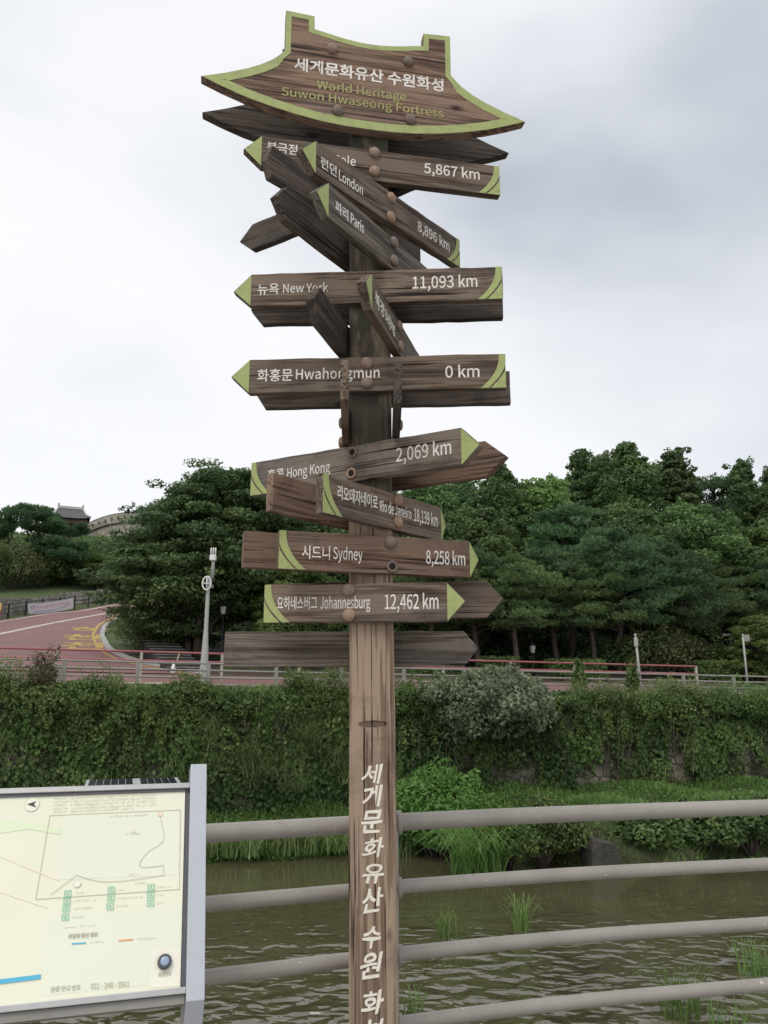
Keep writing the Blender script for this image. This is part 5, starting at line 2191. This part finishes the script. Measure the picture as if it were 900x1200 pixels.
flat_pine(46, FP_Q, 660, 'dark flat topped pine in front of the hilltop pavilion', 51,
          [fpad(72, 623, 17), fpad(58, 617, 14, -.6), fpad(85, 620, 10, .4), fpad(48, 633, 15, .5), fpad(66, 637, 17, -.8), fpad(84, 640, 14, .6), fpad(55, 647, 20, 1), fpad(76, 652, 20, -.5), fpad(40, 645, 13, -.5)],
          [[(0, 0, 0), (.1, 0, 1.2), (-.1, .1, 2.2), (.5, 0, 3.4), (1.5, 0, 4.6)], [(0, 0, 1.0), (.9, .2, 2.0), (1.8, .1, 2.8), (2.4, 0, 3.6)]])
flat_pine(14, FP_Q, 660, 'dark pine with a crooked leaning trunk at the left edge', 52,
          [fpad(8, 600, 15, 0, 14), fpad(30, 598, 16, .6, 14), fpad(20, 607, 22, -.5, 14), fpad(44, 608, 14, 0, 14), fpad(-8, 612, 18, .5, 14), fpad(2, 622, 9, -.6, 14), fpad(38, 621, 15, .5, 14),
           fpad(24, 619, 9, -.9, 14), fpad(-20, 628, 20, 0, 14), fpad(-14, 648, 18, .6, 14)],
          [[(-1.2, 0, 0), (-.9, 0, 1.2), (-.2, .1, 2.0), (.6, 0, 2.7), (1.0, 0, 3.6), (1.5, 0, 4.6)], [(-.2, .1, 2.0), (-.8, .2, 3.2), (-.9, 0, 4.4)]])


def shrub(name, loc, rad, label, leaf, n, L, cat='shrub', group=None, seed=1, lumps=14, flat=False, stems=True, W=None, hang=0.0):
    rnd = random.Random(seed)
    cr, mb = Crown(seed), MB()
    rad = np.array(rad, float)
    e = empty(name, loc, 0, label, cat, group)
    for k in range(lumps):
        d = np.array([rnd.gauss(0, 1), rnd.gauss(0, 1), abs(rnd.gauss(0, 1)) * (1 if not hang else rnd.choice((1, -hang)))])
        d /= np.linalg.norm(d)
        c = d * rad * rnd.uniform(.3, .78) * rnd.choice((1, 1, 1.12)) + np.array([0, 0, rad[2] * (.5 if not flat else .4)])
        s_ = rnd.uniform(.34, .52)
        cr.clump(c, rad * s_ * np.array([1, 1, .8]), int(n / lumps), L, (W or L * .6), up=.45, tint=rnd.uniform(.15, .7))
        if stems: limb(mb, (d[0] * .1, d[1] * .1, -.15), tuple(c), .035, .012, rnd, .05, 4)
    for k in range(lumps):
        d = np.array([rnd.gauss(0, 1), rnd.gauss(0, 1), abs(rnd.gauss(0, 1.1)) * (1 if not hang else rnd.choice((1, -hang)))])
        d /= np.linalg.norm(d)
        c = d * rad * rnd.uniform(.8, 1.12) + np.array([0, 0, rad[2] * (.5 if not flat else .4)])
        s_ = rnd.uniform(.10, .2)
        cr.clump(c, rad * s_ * np.array([1, 1, 1.3]), max(20, int(n / lumps * .16)), L, (W or L * .6), up=.45, tint=rnd.uniform(.3, .85))
    if stems: mb.build('stem', M['bark'], e, smooth=True)
    cr.mesh('foliage', LM[leaf], e)
    return e


# azalea mounds on the lawn at the left
for k, (px, py, w, h, lab) in enumerate((
        (6, 692, 3.3, 3.0, 'leftmost rounded shrub below the leaning pine'),
        (34, 690, 2.6, 3.0, 'rounded shrub under the flat topped pine, left one'),
        (57, 688, 2.3, 2.7, 'brownish rounded shrub in the middle of the lawn row'),
        (79, 687, 2.3, 2.9, 'rounded shrub at the right of the lawn row'),
        (-26, 694, 2.8, 3.0, 'rounded shrub half beyond the left edge'),
        (100, 686, 2.2, 3.6, 'taller green shrub between lawn row and broad dark tree'))):
    x, y, z = ground(px, py)
    shrub('round_shrub', (x, y + 1.2, zt(*pq(x, y + 1.2)) - .1), (w, w * .9, h), lab, ('azalea', 'hedge', 'azalea', 'azalea', 'hedge', 'broad')[k], 6500, .21, group='rounded shrubs on the lawn', seed=60 + k, lumps=18)

# bushes inside the bend
for k, (px, py, w, h, lab) in enumerate(((140, 757, 1.6, 1.3, 'low clipped bush inside the bend of the kerb'), (163, 768, 1.5, 1.0, 'low rounded bush beside the kerb, nearer the camera'),
                                         (128, 742, 1.2, 1.5, 'small bush where the kerb bends uphill'), (180, 765, 1.4, 1.3, 'dark bush under the left side of the broad tree'))):
    x, y, z = ground(px, py)
    shrub('bend_bush', (x + .8, y + .6, zt(*pq(x + .8, y + .6)) - .1), (w, w * .8, h), lab, 'azalea' if k < 3 else 'dark', 2600, .14, group='bushes inside the bend', seed=70 + k)


def hedge(px0, px1, q, h, label, seed, leaf='hedge'):
    x0, y0 = at_q(px0, q); x1, y1 = at_q(px1, q)
    o_ = ((x0 + x1) / 2, (y0 + y1) / 2, zt(*pq((x0 + x1) / 2, (y0 + y1) / 2)))
    L = math.hypot(x1 - x0, y1 - y0)
    r = np.random.default_rng(seed)
    n = int(900 * L)
    e = empty('clipped_hedge', o_, math.atan2(y1 - y0, x1 - x0), label, 'hedge', 'clipped hedges by the road')
    P = r.uniform(-1, 1, (n, 3)) * np.array([L / 2, .55, h / 2])
    face = r.integers(0, 3, n)
    sg = np.sign(r.uniform(-1, 1, n))
    P[face == 0, 2] = h / 2 * np.where(r.uniform(size=(face == 0).sum()) < .9, 1, -1)
    P[face == 1, 1] = sg[face == 1] * .55
    sel = face == 2
    P[sel, 0] = np.where(r.uniform(size=sel.sum()) < .25, sg[sel] * L / 2, P[sel, 0])
    P *= 1 - .10 * np.clip(np.abs(P[:, :1]) / (L / 2) - .9, 0, .1) * 10
    P += r.normal(0, .05, P.shape)
    P[:, 2] += h / 2
    nr = unit(r.normal(size=P.shape) + np.array([0, -.3, .6]))
    v, f = leaf_arrays(P, np.cross(nr, rand_dir(r, n)), nr, .15 * r.uniform(.7, 1.3, n), .09)
    np_mesh('foliage', v, f, LM[leaf], e, np.clip(.45 + .15 * np.sin(P[:, 0] * 1.3 + seed) + r.normal(0, .18, n), 0, 1))
    mb = MB()
    for k in range(max(2, int(L / .8))):
        mb.tube([(-L / 2 + .4 + k * .8, 0, -.1), (-L / 2 + .45 + k * .8, .02, h * .7)], .03, 6)
    mb.build('stem', M['bark'], e)


for a in ((560, 604, 11.2, .95, 'clipped hedge right of the silvery bush, under the park lantern', 81), (637, 702, 11.0, .95, 'long clipped hedge under the flat pads of the front pines', 82),
          (805, 858, 11.8, 1.0, 'clipped hedge left of the slim pole with the plate', 83), (890, 960, 12.5, 1.0, 'clipped hedge at the right edge', 84), (480, 540, 11.5, .9, 'clipped hedge behind the lowest blank board', 85)):
    hedge(*a)
for k, (px, q, w, h, lab) in enumerate(((748, 12.5, 1.8, 2.0, 'loose brownish bush at the foot of the leaning sign pole'), (776, 12.8, 1.9, 2.0, 'loose brownish bush right of the leaning sign pole'),
                                        (812, 13.6, 1.6, 1.9, 'green bush before the mesh fence'), (858, 13, 1.4, 1.5, 'dark bush before the pavilion'), (716, 13.5, 1.4, 1.5, 'dark bush left of the leaning sign pole'))):
    x, y = at_q(px, q)
    shrub('loose_bush', (x, y, zt(*pq(x, y)) - .1), (w, w * .8, h), lab, ('azalea', 'azalea', 'hedge', 'dark', 'dark')[k], 2800, .17, group='loose bushes before the wood', seed=90 + k)

# shaded undergrowth between the trunks (a mass nobody could count)
r = np.random.default_rng(5)
n = 60000
pp = r.uniform(1, 52, n); qq = 15 + 30 * r.uniform(0, 1, n) ** .8
keep = ~((pp < 8) & (qq < 24))
pp, qq = pp[keep], qq[keep]
hh = .35 + 1.1 * np.clip(np.sin(pp * .9 + np.sin(qq * .7) * 2) * .5 + .4, 0, 1) * np.clip((qq - 14) / 10, .15, 1)
X, Y = xy(pp, qq)
P = np.stack([X, Y, terrain(pp, qq) + hh * r.uniform(0, 1, len(pp))], 1)
nr = unit(r.normal(size=P.shape) + np.array([0, -.3, .5]))
v, f = leaf_arrays(P, np.cross(nr, rand_dir(r, len(P))), nr, .30 * r.uniform(.7, 1.3, len(P)), .18)
o = np_mesh('undergrowth', v, f, LM['dark'], None, np.clip(.3 + r.normal(0, .2, len(P)), 0, 1))
tag(o, 'dark undergrowth covering the hillside between the trunks', 'undergrowth', kind='stuff')
# green cover of the far slope at the left
n = 46000
pp = r.uniform(-40, 12, n); qq = r.uniform(60, 108, n)
hh = .4 + 1.5 * np.clip(np.sin(pp * .55 + np.sin(qq * .33) * 2.2) * .5 + .45, 0, 1)
X, Y = xy(pp, qq)
P = np.stack([X, Y, terrain(pp, qq) + hh * r.uniform(0, 1, n) ** .6], 1)
nr = unit(r.normal(size=P.shape) + np.array([0, -.4, .7]))
v, f = leaf_arrays(P, np.cross(nr, rand_dir(r, n)), nr, .62 * r.uniform(.7, 1.3, n), .40)
o = np_mesh('slope_scrub', v, f, LM['broad'], None, np.clip(.25 + .3 * hh / 1.9 + r.normal(0, .2, n), 0, 1))
tag(o, 'green scrub on the slope below the fortress', 'scrub', kind='stuff')

# ------------------------------------------------------------------ ivy on the river wall
def ivy(name, n, p0, p1, seed, mat, size, depth, label, cover):
    r = np.random.default_rng(seed)
    p = r.uniform(p0, p1, n)
    f = r.uniform(-.02, 1.06, n)
    # relief: curtains and bulges
    bul = .5 + .5 * np.sin(p * 1.15 + 1.7 * np.sin(p * .37) + seed) * np.sin(f * 5 + p * .6 + seed)
    bul2 = .5 + .5 * np.sin(p * 3.7 + 2 * np.sin(f * 4.0 + p))
    d = .06 + depth * (.55 * bul + .35 * bul2) * (.35 + .65 * f) + r.exponential(.05, n)
    over = np.clip((f - .93) / .1, 0, 1)
    keep = cover(p, f, r)
    p, f, d, bul, bul2, over = p[keep], f[keep], d[keep], bul[keep], bul2[keep], over[keep]
    q = -.28 * (1 - f) - d + over * (d + .25) * r.uniform(0, 1, len(p))
    X, Y = xy(p, q)
    Z = -2.15 + (ztop(p) + 2.15) * np.clip(f, 0, 1.0) + over * .16 + r.normal(0, .03, len(p))
    P = np.stack([X, Y, Z], 1)
    outw = np.array([-EQ[0], -EQ[1], .55])
    nr = unit(outw + r.normal(size=P.shape) * .5)
    U = unit(np.array([0, 0, -1.0]) + r.normal(size=P.shape) * .6)
    L = size * r.uniform(.6, 1.35, len(P))
    v, fa = leaf_arrays(P, U, nr, L, L * .85)
    patch = .5 + .5 * np.sin(p * .62 + 1.3 * np.sin(p * .27 + seed) + 2.2 * np.sin(f * 3.1 + p * .35))
    t = np.clip(.05 + .22 * bul + .50 * patch + .10 * np.sin(p * 2.9 + f * 6) + r.normal(0, .17, len(p)), 0, 1)
    o = np_mesh(name, v, fa, LM[mat], None, t)
    tag(o, label, 'ivy', kind='stuff')
    return o


def cover_main(p, f, r):
    # nearly complete on the left; lower right shows stone
    low = np.clip((.47 + .16 * np.sin(p * 1.9) + .13 * np.sin(p * 4.3 + 1) - f) / .22, 0, 1)
    bare = sstep(11, 14, p) * low * (.5 + .5 * np.sign(np.sin(p * 1.07 + .6) + .75))
    gap = .85 * (np.sin(p * 2.1 + np.sin(f * 6) * 1.3) * np.sin(f * 7.5 + p * .9) > .72)
    return r.uniform(size=len(p)) > np.maximum(bare * .97, gap)


ivy('ivy', 90000, -14, 42, 3, 'ivydark', .15, .42, 'dark ivy covering the river wall', cover_main)
ivy('ivy', 52000, -14, 42, 8, 'ivy', .13, .62, 'lighter ivy hanging in curtains on the river wall',
    lambda p, f, r: cover_main(p, f, r) & ((np.sin(p * .83 + 2) + .7 * np.sin(p * 2.9 + f * 4) + .5 * np.sin(f * 9 - p)) > .15))
ivy('ivy', 15000, -14, 42, 12, 'fresh', .19, .75, 'patches of big fresh green leaves among the ivy',
    lambda p, f, r: cover_main(p, f, r) & ((np.sin(p * 1.31 + 1) * np.sin(f * 6.2 + p * .5) + .35 * np.sin(p * 5.1)) > .55))
ivy('ivy', 15000, -14, 42, 13, 'dry', .12, .5, 'brownish withered creeper among the ivy',
    lambda p, f, r: cover_main(p, f, r) & ((np.sin(p * .93 + 4) * np.sin(f * 4.2 + 1 + p * .8) + .4 * np.sin(p * 4.3 + f * 3)) > .50))
# hanging strands and bulging heads of creeper that break the wall's top line
r = np.random.default_rng(77)
PS, NS, US, TS, LS = [], [], [], [], []
for k in range(260):
    p = r.uniform(-14, 42)
    L = r.uniform(.5, 2.7) * (.6 + .4 * math.sin(p * .7 + 1))
    if p > 11.5: L = min(L, 1.0 + r.uniform(0, .5) + (1.2 if r.uniform() < .12 else 0))
    n_ = int(70 * L) + 20
    t = r.uniform(0, 1, n_)
    out = r.uniform(.35, .85)
    q = -(out * np.sin(np.clip(t * 2.2, 0, 1.57))) - r.uniform(0, .12, n_)
    pp = p + .10 * np.sin(t * 5 + k) + r.normal(0, .07 + .05 * (1 - t), n_)
    X, Y = xy(pp, q)
    Z = ztop(pp) + .0 - L * t + r.normal(0, .04, n_)
    PS.append(np.stack([X, Y, Z], 1)); TS.append(np.clip(r.uniform(.2, .85) + r.normal(0, .15, n_), 0, 1)); LS.append(r.uniform(.07, .15) * r.uniform(.7, 1.3, n_))
for k in range(150):
    p = r.uniform(-14, 42)
    w = r.uniform(.3, .9)
    n_ = int(520 * w)
    d = rand_dir(r, n_)
    c = np.array([p, -.25 - r.uniform(0, .4), float(ztop(p)) + r.uniform(-.45, -.12) + .22 * float(sstep(7, 12, p)) * r.uniform(0, 1)])
    pp = c[0] + d[:, 0] * w; qq = c[1] + d[:, 1] * w * .6
    X, Y = xy(pp, qq)
    PS.append(np.stack([X, Y, c[2] + d[:, 2] * w * .55], 1)); TS.append(np.clip(r.uniform(.2, .8) + r.normal(0, .15, n_), 0, 1)); LS.append(r.uniform(.055, .11) * r.uniform(.7, 1.3, n_))
P = np.concatenate(PS); L = np.concatenate(LS)
nr = unit(np.array([-EQ[0], -EQ[1], .6]) + r.normal(size=P.shape) * .6)
v, f = leaf_arrays(P, unit(np.array([0, 0, -1.0]) + r.normal(size=P.shape) * .7), nr, L, L * .75)
o = np_mesh('hanging_creeper', v, f, LM['ivy'], None, np.concatenate(TS) * .85)
tag(o, 'strands and heads of creeper hanging over the river wall', 'creeper', kind='stuff')
# hanging bare stems among the ivy
r = np.random.default_rng(15)
mb = MB()
for k in range(38):
    p = r.uniform(-12, 40)
    z1 = float(ztop(p)) - r.uniform(0, 1.2)
    L = r.uniform(.8, 2.6)
    pts = []
    for i in range(5):
        t = i / 4
        pq_ = p + .12 * math.sin(i * 1.3 + k) + r.normal(0, .05)
        qd = -.45 - .25 * r.uniform() - .15 * math.sin(t * 3)
        x, y = xy(pq_, qd)
        pts.append((x, y, z1 - L * t))
    mb.tube(pts, .012, 4)
o = mb.build('ivy_stems', M['bark'])
tag(o, 'bare brown creeper stems hanging among the ivy', 'creeper', kind='stuff')

# rank grass and dry stalks hanging on the wall face
r = np.random.default_rng(29)
n = 12000
p = np.where(r.uniform(size=n) < .4, r.normal(6.2, 1.9, n), r.uniform(-13, 42, n))
f = r.uniform(.12, 1.0, n) ** .8
keep = r.uniform(size=n) < np.where(np.abs(p - 6.2) < 3.2, np.clip(.1 + np.sin(p * 3.1 + f * 5) * np.sin(f * 8 - p), 0, 1), np.clip(np.sin(p * 1.7) * np.sin(f * 7 + p) * 1.6, 0, 1))
p, f = p[keep], f[keep]
X, Y = xy(p, -.28 * (1 - f) - .45 - .3 * r.uniform(0, 1, len(p)))
base = np.stack([X, Y, -2.1 + (ztop(p) + 2.1) * f], 1)
v, fa = blade_arrays(base, r.uniform(.18, .55, len(p)), .02, r.uniform(.8, 1.9, len(p)), r)
o = np_mesh('wall_face_grass', v, fa, LM['weed'], None, np.repeat(np.clip(.35 + r.normal(0, .25, len(p)), 0, 1), 3))
tag(o, 'rank grass and dry stalks growing out of the river wall', 'grass', kind='stuff')

# weeds along the wall top
r = np.random.default_rng(16)
n = 26000
p = r.uniform(-14, 44, n)
q = r.uniform(-.55, .42, n)
X, Y = xy(p, q)
dens = .5 + .5 * np.sin(p * .9 + np.sin(p * .31) * 3)
tall = np.clip(np.sin(p * 2.3 + 1.5 * np.sin(p * .8)) - .55, 0, 1) / .45
h = (.12 + .34 * dens * r.uniform(0, 1, n) ** 1.6 + .62 * tall * r.uniform(0, 1, n) ** 1.3) * np.where(q > .2, .7, 1) * (1 + .25 * sstep(5, 16, p))
v, f = blade_arrays(np.stack([X, Y, ztop(p) - .06 + np.zeros(n)], 1), h, .022, r.uniform(.1, .8, n), r)
o = np_mesh('wall_top_weeds', v, f, LM['weed'], None, np.repeat(np.clip(.45 + .25 * np.sin(p * 1.7) + r.normal(0, .2, n), 0, 1), 3))
tag(o, 'straggling grass and weeds along the top of the river wall', 'weeds', kind='stuff')
n = 16000
p = r.uniform(-14, 44, n); q = r.uniform(-.75, .25, n)
dens = np.clip(.5 + .5 * np.sin(p * 1.3 + 2 + np.sin(p * .5) * 2), 0, 1)
X, Y = xy(p, q)
Z = ztop(p) - .15 + (.10 + .34 * dens) * r.uniform(0, 1, n) ** 1.3
P = np.stack([X, Y, Z], 1)
nr = unit(r.normal(size=P.shape) + np.array([0, -.4, .8]))
v, f = leaf_arrays(P, np.cross(nr, rand_dir(r, n)), nr, .12 * r.uniform(.6, 1.4, n), .07)
o = np_mesh('wall_top_creeper', v, f, LM['ivy'], None, np.clip(.5 + r.normal(0, .2, n), 0, 1))
tag(o, 'leafy creeper spilling over the top of the river wall', 'creeper', kind='stuff')
# straggly bushes that break the wall's top line
for k, (px, w, h, leaf, lab) in enumerate(((16, .9, .75, 'weed', 'straggly pale bush on the wall top at the left edge'),
        (58, .7, .85, 'dry', 'brownish weeds in front of the small pale cabinet'),
        (118, .9, .55, 'ivy', 'low bush on the wall top left of the striped kerb block'),
        (222, .8, .5, 'weed', 'pale weeds on the wall top left of the tall grey pole'),
        (392, 1.1, .85, 'weed', 'tall straggly weeds on the wall top just left of the post'),
        (352, .9, .6, 'grass', 'green bush on the wall top below the lowest blank board'),
        (478, .6, .5, 'ivy', 'small bush on the wall top just right of the post'),
        (706, 1.0, .5, 'weed', 'pale bush on the wall top between the two creeper clad posts'),
        (790, 1.1, .6, 'weed', 'pale straggly bush on the wall top right of the creeper clad posts'),
        (850, 1.3, .55, 'grass', 'broad green bush on the wall top near the right edge'))):
    x, y = at_q(px, -.35)
    shrub('wall_top_bush', (x, y, float(ztop(pq(x, y)[0])) - .35), (w, .5, h + .25), lab, leaf, 2600, .10, 'bush', 'bushes on the wall top', seed=130 + k, lumps=16, W=.045, hang=.5)

# creeper climbing two fence posts
for px, lab in ((673, 'clump of creeper climbing a fence post, left of the leaning pole'), (736, 'clump of creeper climbing a fence post at the foot of the leaning pole')):
    x, y = at_q(px, .45)
    shrub('climbing_creeper', (x, y, float(ztop(pq(x, y)[0])) - .1), (.32, .3, 1.0), lab, 'ivy', 900, .12, 'creeper', seed=px, lumps=9, stems=True)

# bushes on wall and bank
x, y = at_q(563, -.3)
e = shrub('silvery_bush', (x, y - .5, .72), (2.1, 1.4, 1.28), 'large silvery green bush overhanging the river wall right of the post', 'silver', 30000, .16, seed=101, lumps=60, W=.085, hang=.6)
x2, y2 = at_q(616, -.2)
shrub('silvery_bush', (x2, y2 - .3, .85), (.8, .7, .85), 'smaller silvery bush at the right shoulder of the large one', 'silver', 8000, .15, seed=102, lumps=22, W=.08, hang=.4)
def at_bank(px, q):
    x, y = at_q(px, q)
    p, _ = pq(x, y)
    return x, y, float(z_berm(np.array(p), q))
x, y, z = at_bank(506, -3.2)
shrub('fresh_green_bush', (x, y, z - .1), (1.75, 1.3, 1.9), 'fresh green leafy bush on the bank just right of the post', 'fresh', 17000, .15, seed=103, lumps=34, W=.075)
x, y, z = at_bank(630, -5.7)
shrub('waterside_bush', (x - .2, y, WATER_Z + .15), (1.3, .9, 1.05), 'dense green bush at the water edge left of the dark block', 'hedge', 9500, .12, seed=104, lumps=24, W=.065)
x, y, z = at_bank(585, -5.6)
shrub('waterside_bush', (x, y, WATER_Z + .15), (1.1, .8, .95), 'green bush among the reeds at the water edge', 'grass', 6500, .13, seed=105, lumps=20, W=.06)
for k, (px, lab) in enumerate(((745, 'ivy covered mound on the bank edge right of the dark block'), (795, 'ivy covered mound on the bank edge in the middle of the right side'), (850, 'ivy covered mound on the bank edge near the right side'), (905, 'ivy covered mound at the right edge of the bank'))):
    x, y, z = at_bank(px, -5.9)
    shrub('ivy_mound', (x, y, WATER_Z + .2), (1.25, .75, .95), lab, 'ivydark', 6500, .14, 'ivy mound', 'ivy mounds along the water', seed=110 + k, lumps=16, W=.11, stems=True)

# dark concrete block at the water edge
x, y, z = at_bank(686, -6.0)
M['block'] = rough_mat('wet_dark_concrete', (.060, .056, .052), .4, 5, .85, .9, .05, dirt=(.05, .052, .04))
cb = MB()
cb.prism([(-.40, 0), (.38, 0), (.41, .35), (.36, .66), (.20, .80), (-.30, .86), (-.43, .62), (-.45, .3)], -.38, .4)
o = cb.build('concrete_block', M['block'], bevel=.05, loc=(x, y - .15, WATER_Z - .1))
o.rotation_euler = (0, 0, .2)
tag(o, 'dark concrete block at the edge of the far bank', 'block')
x, y, z = at_bank(660, -5.7)
cb = MB()
cb.prism([(-.25, 0), (.25, 0), (.22, .42), (-.12, .5), (-.27, .36)], -.2, .25)
o = cb.build('edge_stone', M['wallstone'], bevel=.04, loc=(x, y, -2.05))
tag(o, 'small pale stone on the bank left of the dark concrete block', 'stone')

# grass on the bank
r = np.random.default_rng(18)
def bank_grass(n, p0, p1, hmul, seed, qf=(0, 1)):
    r = np.random.default_rng(seed)
    p = r.uniform(p0, p1, n)
    f = r.uniform(qf[0], qf[1], n)
    e = q_edge(p)
    q = e * (1 - f)
    z = z_berm(p, q)
    X, Y = xy(p, q)
    dens = np.clip(.55 + .45 * np.sin(p * 1.3 + 2 * np.sin(q * 1.1)) * np.sin(q * 1.7 + p * .4), .1, 1)
    h = hmul * (.35 + .9 * dens) * r.uniform(.5, 1.2, n)
    v, fa = blade_arrays(np.stack([X, Y, np.maximum(z, WATER_Z - .02) - .03], 1), h, .03 * r.uniform(.6, 1.3, n), r.uniform(.3, 1.0, n), r)
    return v, fa, np.repeat(np.clip(.3 + .3 * dens + r.normal(0, .16, n), 0, 1), 3)


parts_ = [bank_grass(42000, 9, 44, .27, 19), bank_grass(15000, -14, 11, .42, 20, (.05, 1)), bank_grass(5000, -14, 10.5, .62, 21, (-.06, .22))]
off, V, F, T = 0, [], [], []
for v, f, t in parts_:
    V.append(v); F.append(f + off); T.append(t); off += len(v)
o = np_mesh('bank_grass', np.concatenate(V), np.concatenate(F), LM['grass'], None, np.concatenate(T))
tag(o, 'grass growing on the far river bank', 'grass', kind='stuff')
# low leafy weeds among it
n = 26000
p = r.uniform(-14, 44, n); e = q_edge(p); f = r.uniform(-.05, 1, n) ** 1.0; q = e * (1 - f)
edge = np.clip(1 - np.abs(f - .06) / .14, 0, 1) * sstep(9, 14, p)
X, Y = xy(p, q - .1 * edge)
Z = np.maximum(z_berm(p, q), WATER_Z) + r.uniform(0, 1, n) * (.10 + .22 * np.clip(np.sin(p * 2.1 + q * 1.5), 0, 1)) - edge * r.uniform(0, .9, n)
Z = np.maximum(Z, WATER_Z + .02)
P = np.stack([X, Y, Z], 1)
nr = unit(r.normal(size=P.shape) + np.array([0, -.5, .8]))
v, fa = leaf_arrays(P, np.cross(nr, rand_dir(r, n)), nr, .13 * r.uniform(.6, 1.4, n), .08)
o = np_mesh('bank_weeds', v, fa, LM['fresh'], None, np.clip(.3 + .25 * np.sin(p * 1.1 + q) + r.normal(0, .2, n), 0, 1))
tag(o, 'leafy weeds on the far river bank', 'weeds', kind='stuff')


def reed_clump(name, x, y, z, n, h, spread, label, cat, seed, leaf='reed', w=.02, group=None, lean=(.3, 1.0)):
    r = np.random.default_rng(seed)
    a, d = r.uniform(0, 6.28, n), spread * r.uniform(0, 1, n) ** .7
    base = np.stack([np.cos(a) * d, np.sin(a) * d, np.zeros(n)], 1)
    v, f = blade_arrays(base, h * r.uniform(.5, 1.1, n), w * r.uniform(.7, 1.3, n), r.uniform(*lean, n), r)
    o = np_mesh(name, v, f, LM[leaf], None, np.repeat(np.clip(.5 + r.normal(0, .2, n), 0, 1), 3))
    o.location = (x, y, z)
    tag(o, label, cat, group)
    return o


x, y, z = at_bank(553, -5.9)
reed_clump('reed_clump', x, y, WATER_Z, 300, 1.35, .75, 'arching reeds at the water edge right of the post', 'reeds', 31, leaf='grass', w=.035, lean=(.5, 1.25))
x, y, z = at_bank(470, -3.0)
reed_clump('reed_clump', x, y, WATER_Z, 130, .9, .5, 'thin reeds at the water edge close to the post', 'reeds', 32, w=.03)
for k, (px, lab) in enumerate(((262, 'reeds at the water edge next to the map board'), (300, 'reeds at the far water edge, second clump from the map board'), (345, 'reeds at the far water edge midway to the post'), (390, 'reeds at the far water edge left of the post'))):
    x, y = at_q(px, -2.55)
    reed_clump('reed_clump', x, y, WATER_Z + .15, 150, .85, .8, lab, 'reeds', 40 + k, w=.032, group='reeds on the left bank')


def on_water(px, py):
    d = ray(px, py)
    k = (WATER_Z - EYE) / d[2]
    return d[0] * k, d[1] * k


for px, py, h, n, sp_, lab in ((524, 1101, .62, 46, .22, 'tuft of grass standing in the river right of the post'), (612, 1090, .72, 60, .18, 'tallest tuft of grass standing in the river between the rails'),
                               (797, 1192, .75, 90, .30, 'grass tuft in the river behind the lowest rail at the right'), (884, 1142, .55, 60, .28, 'leafy tuft in the river near the right edge'),
                               (484, 1188, .42, 30, .15, 'small tuft in the river close to the foot of the post'), (858, 1215, .5, 40, .3, 'tuft in the river at the lower right')):
    x, y = on_water(px, py)
    reed_clump('water_grass', x, y, WATER_Z - .03, n, h, sp_, lab, 'grass tuft', px, leaf='grass', w=.016, lean=(.15, .9))
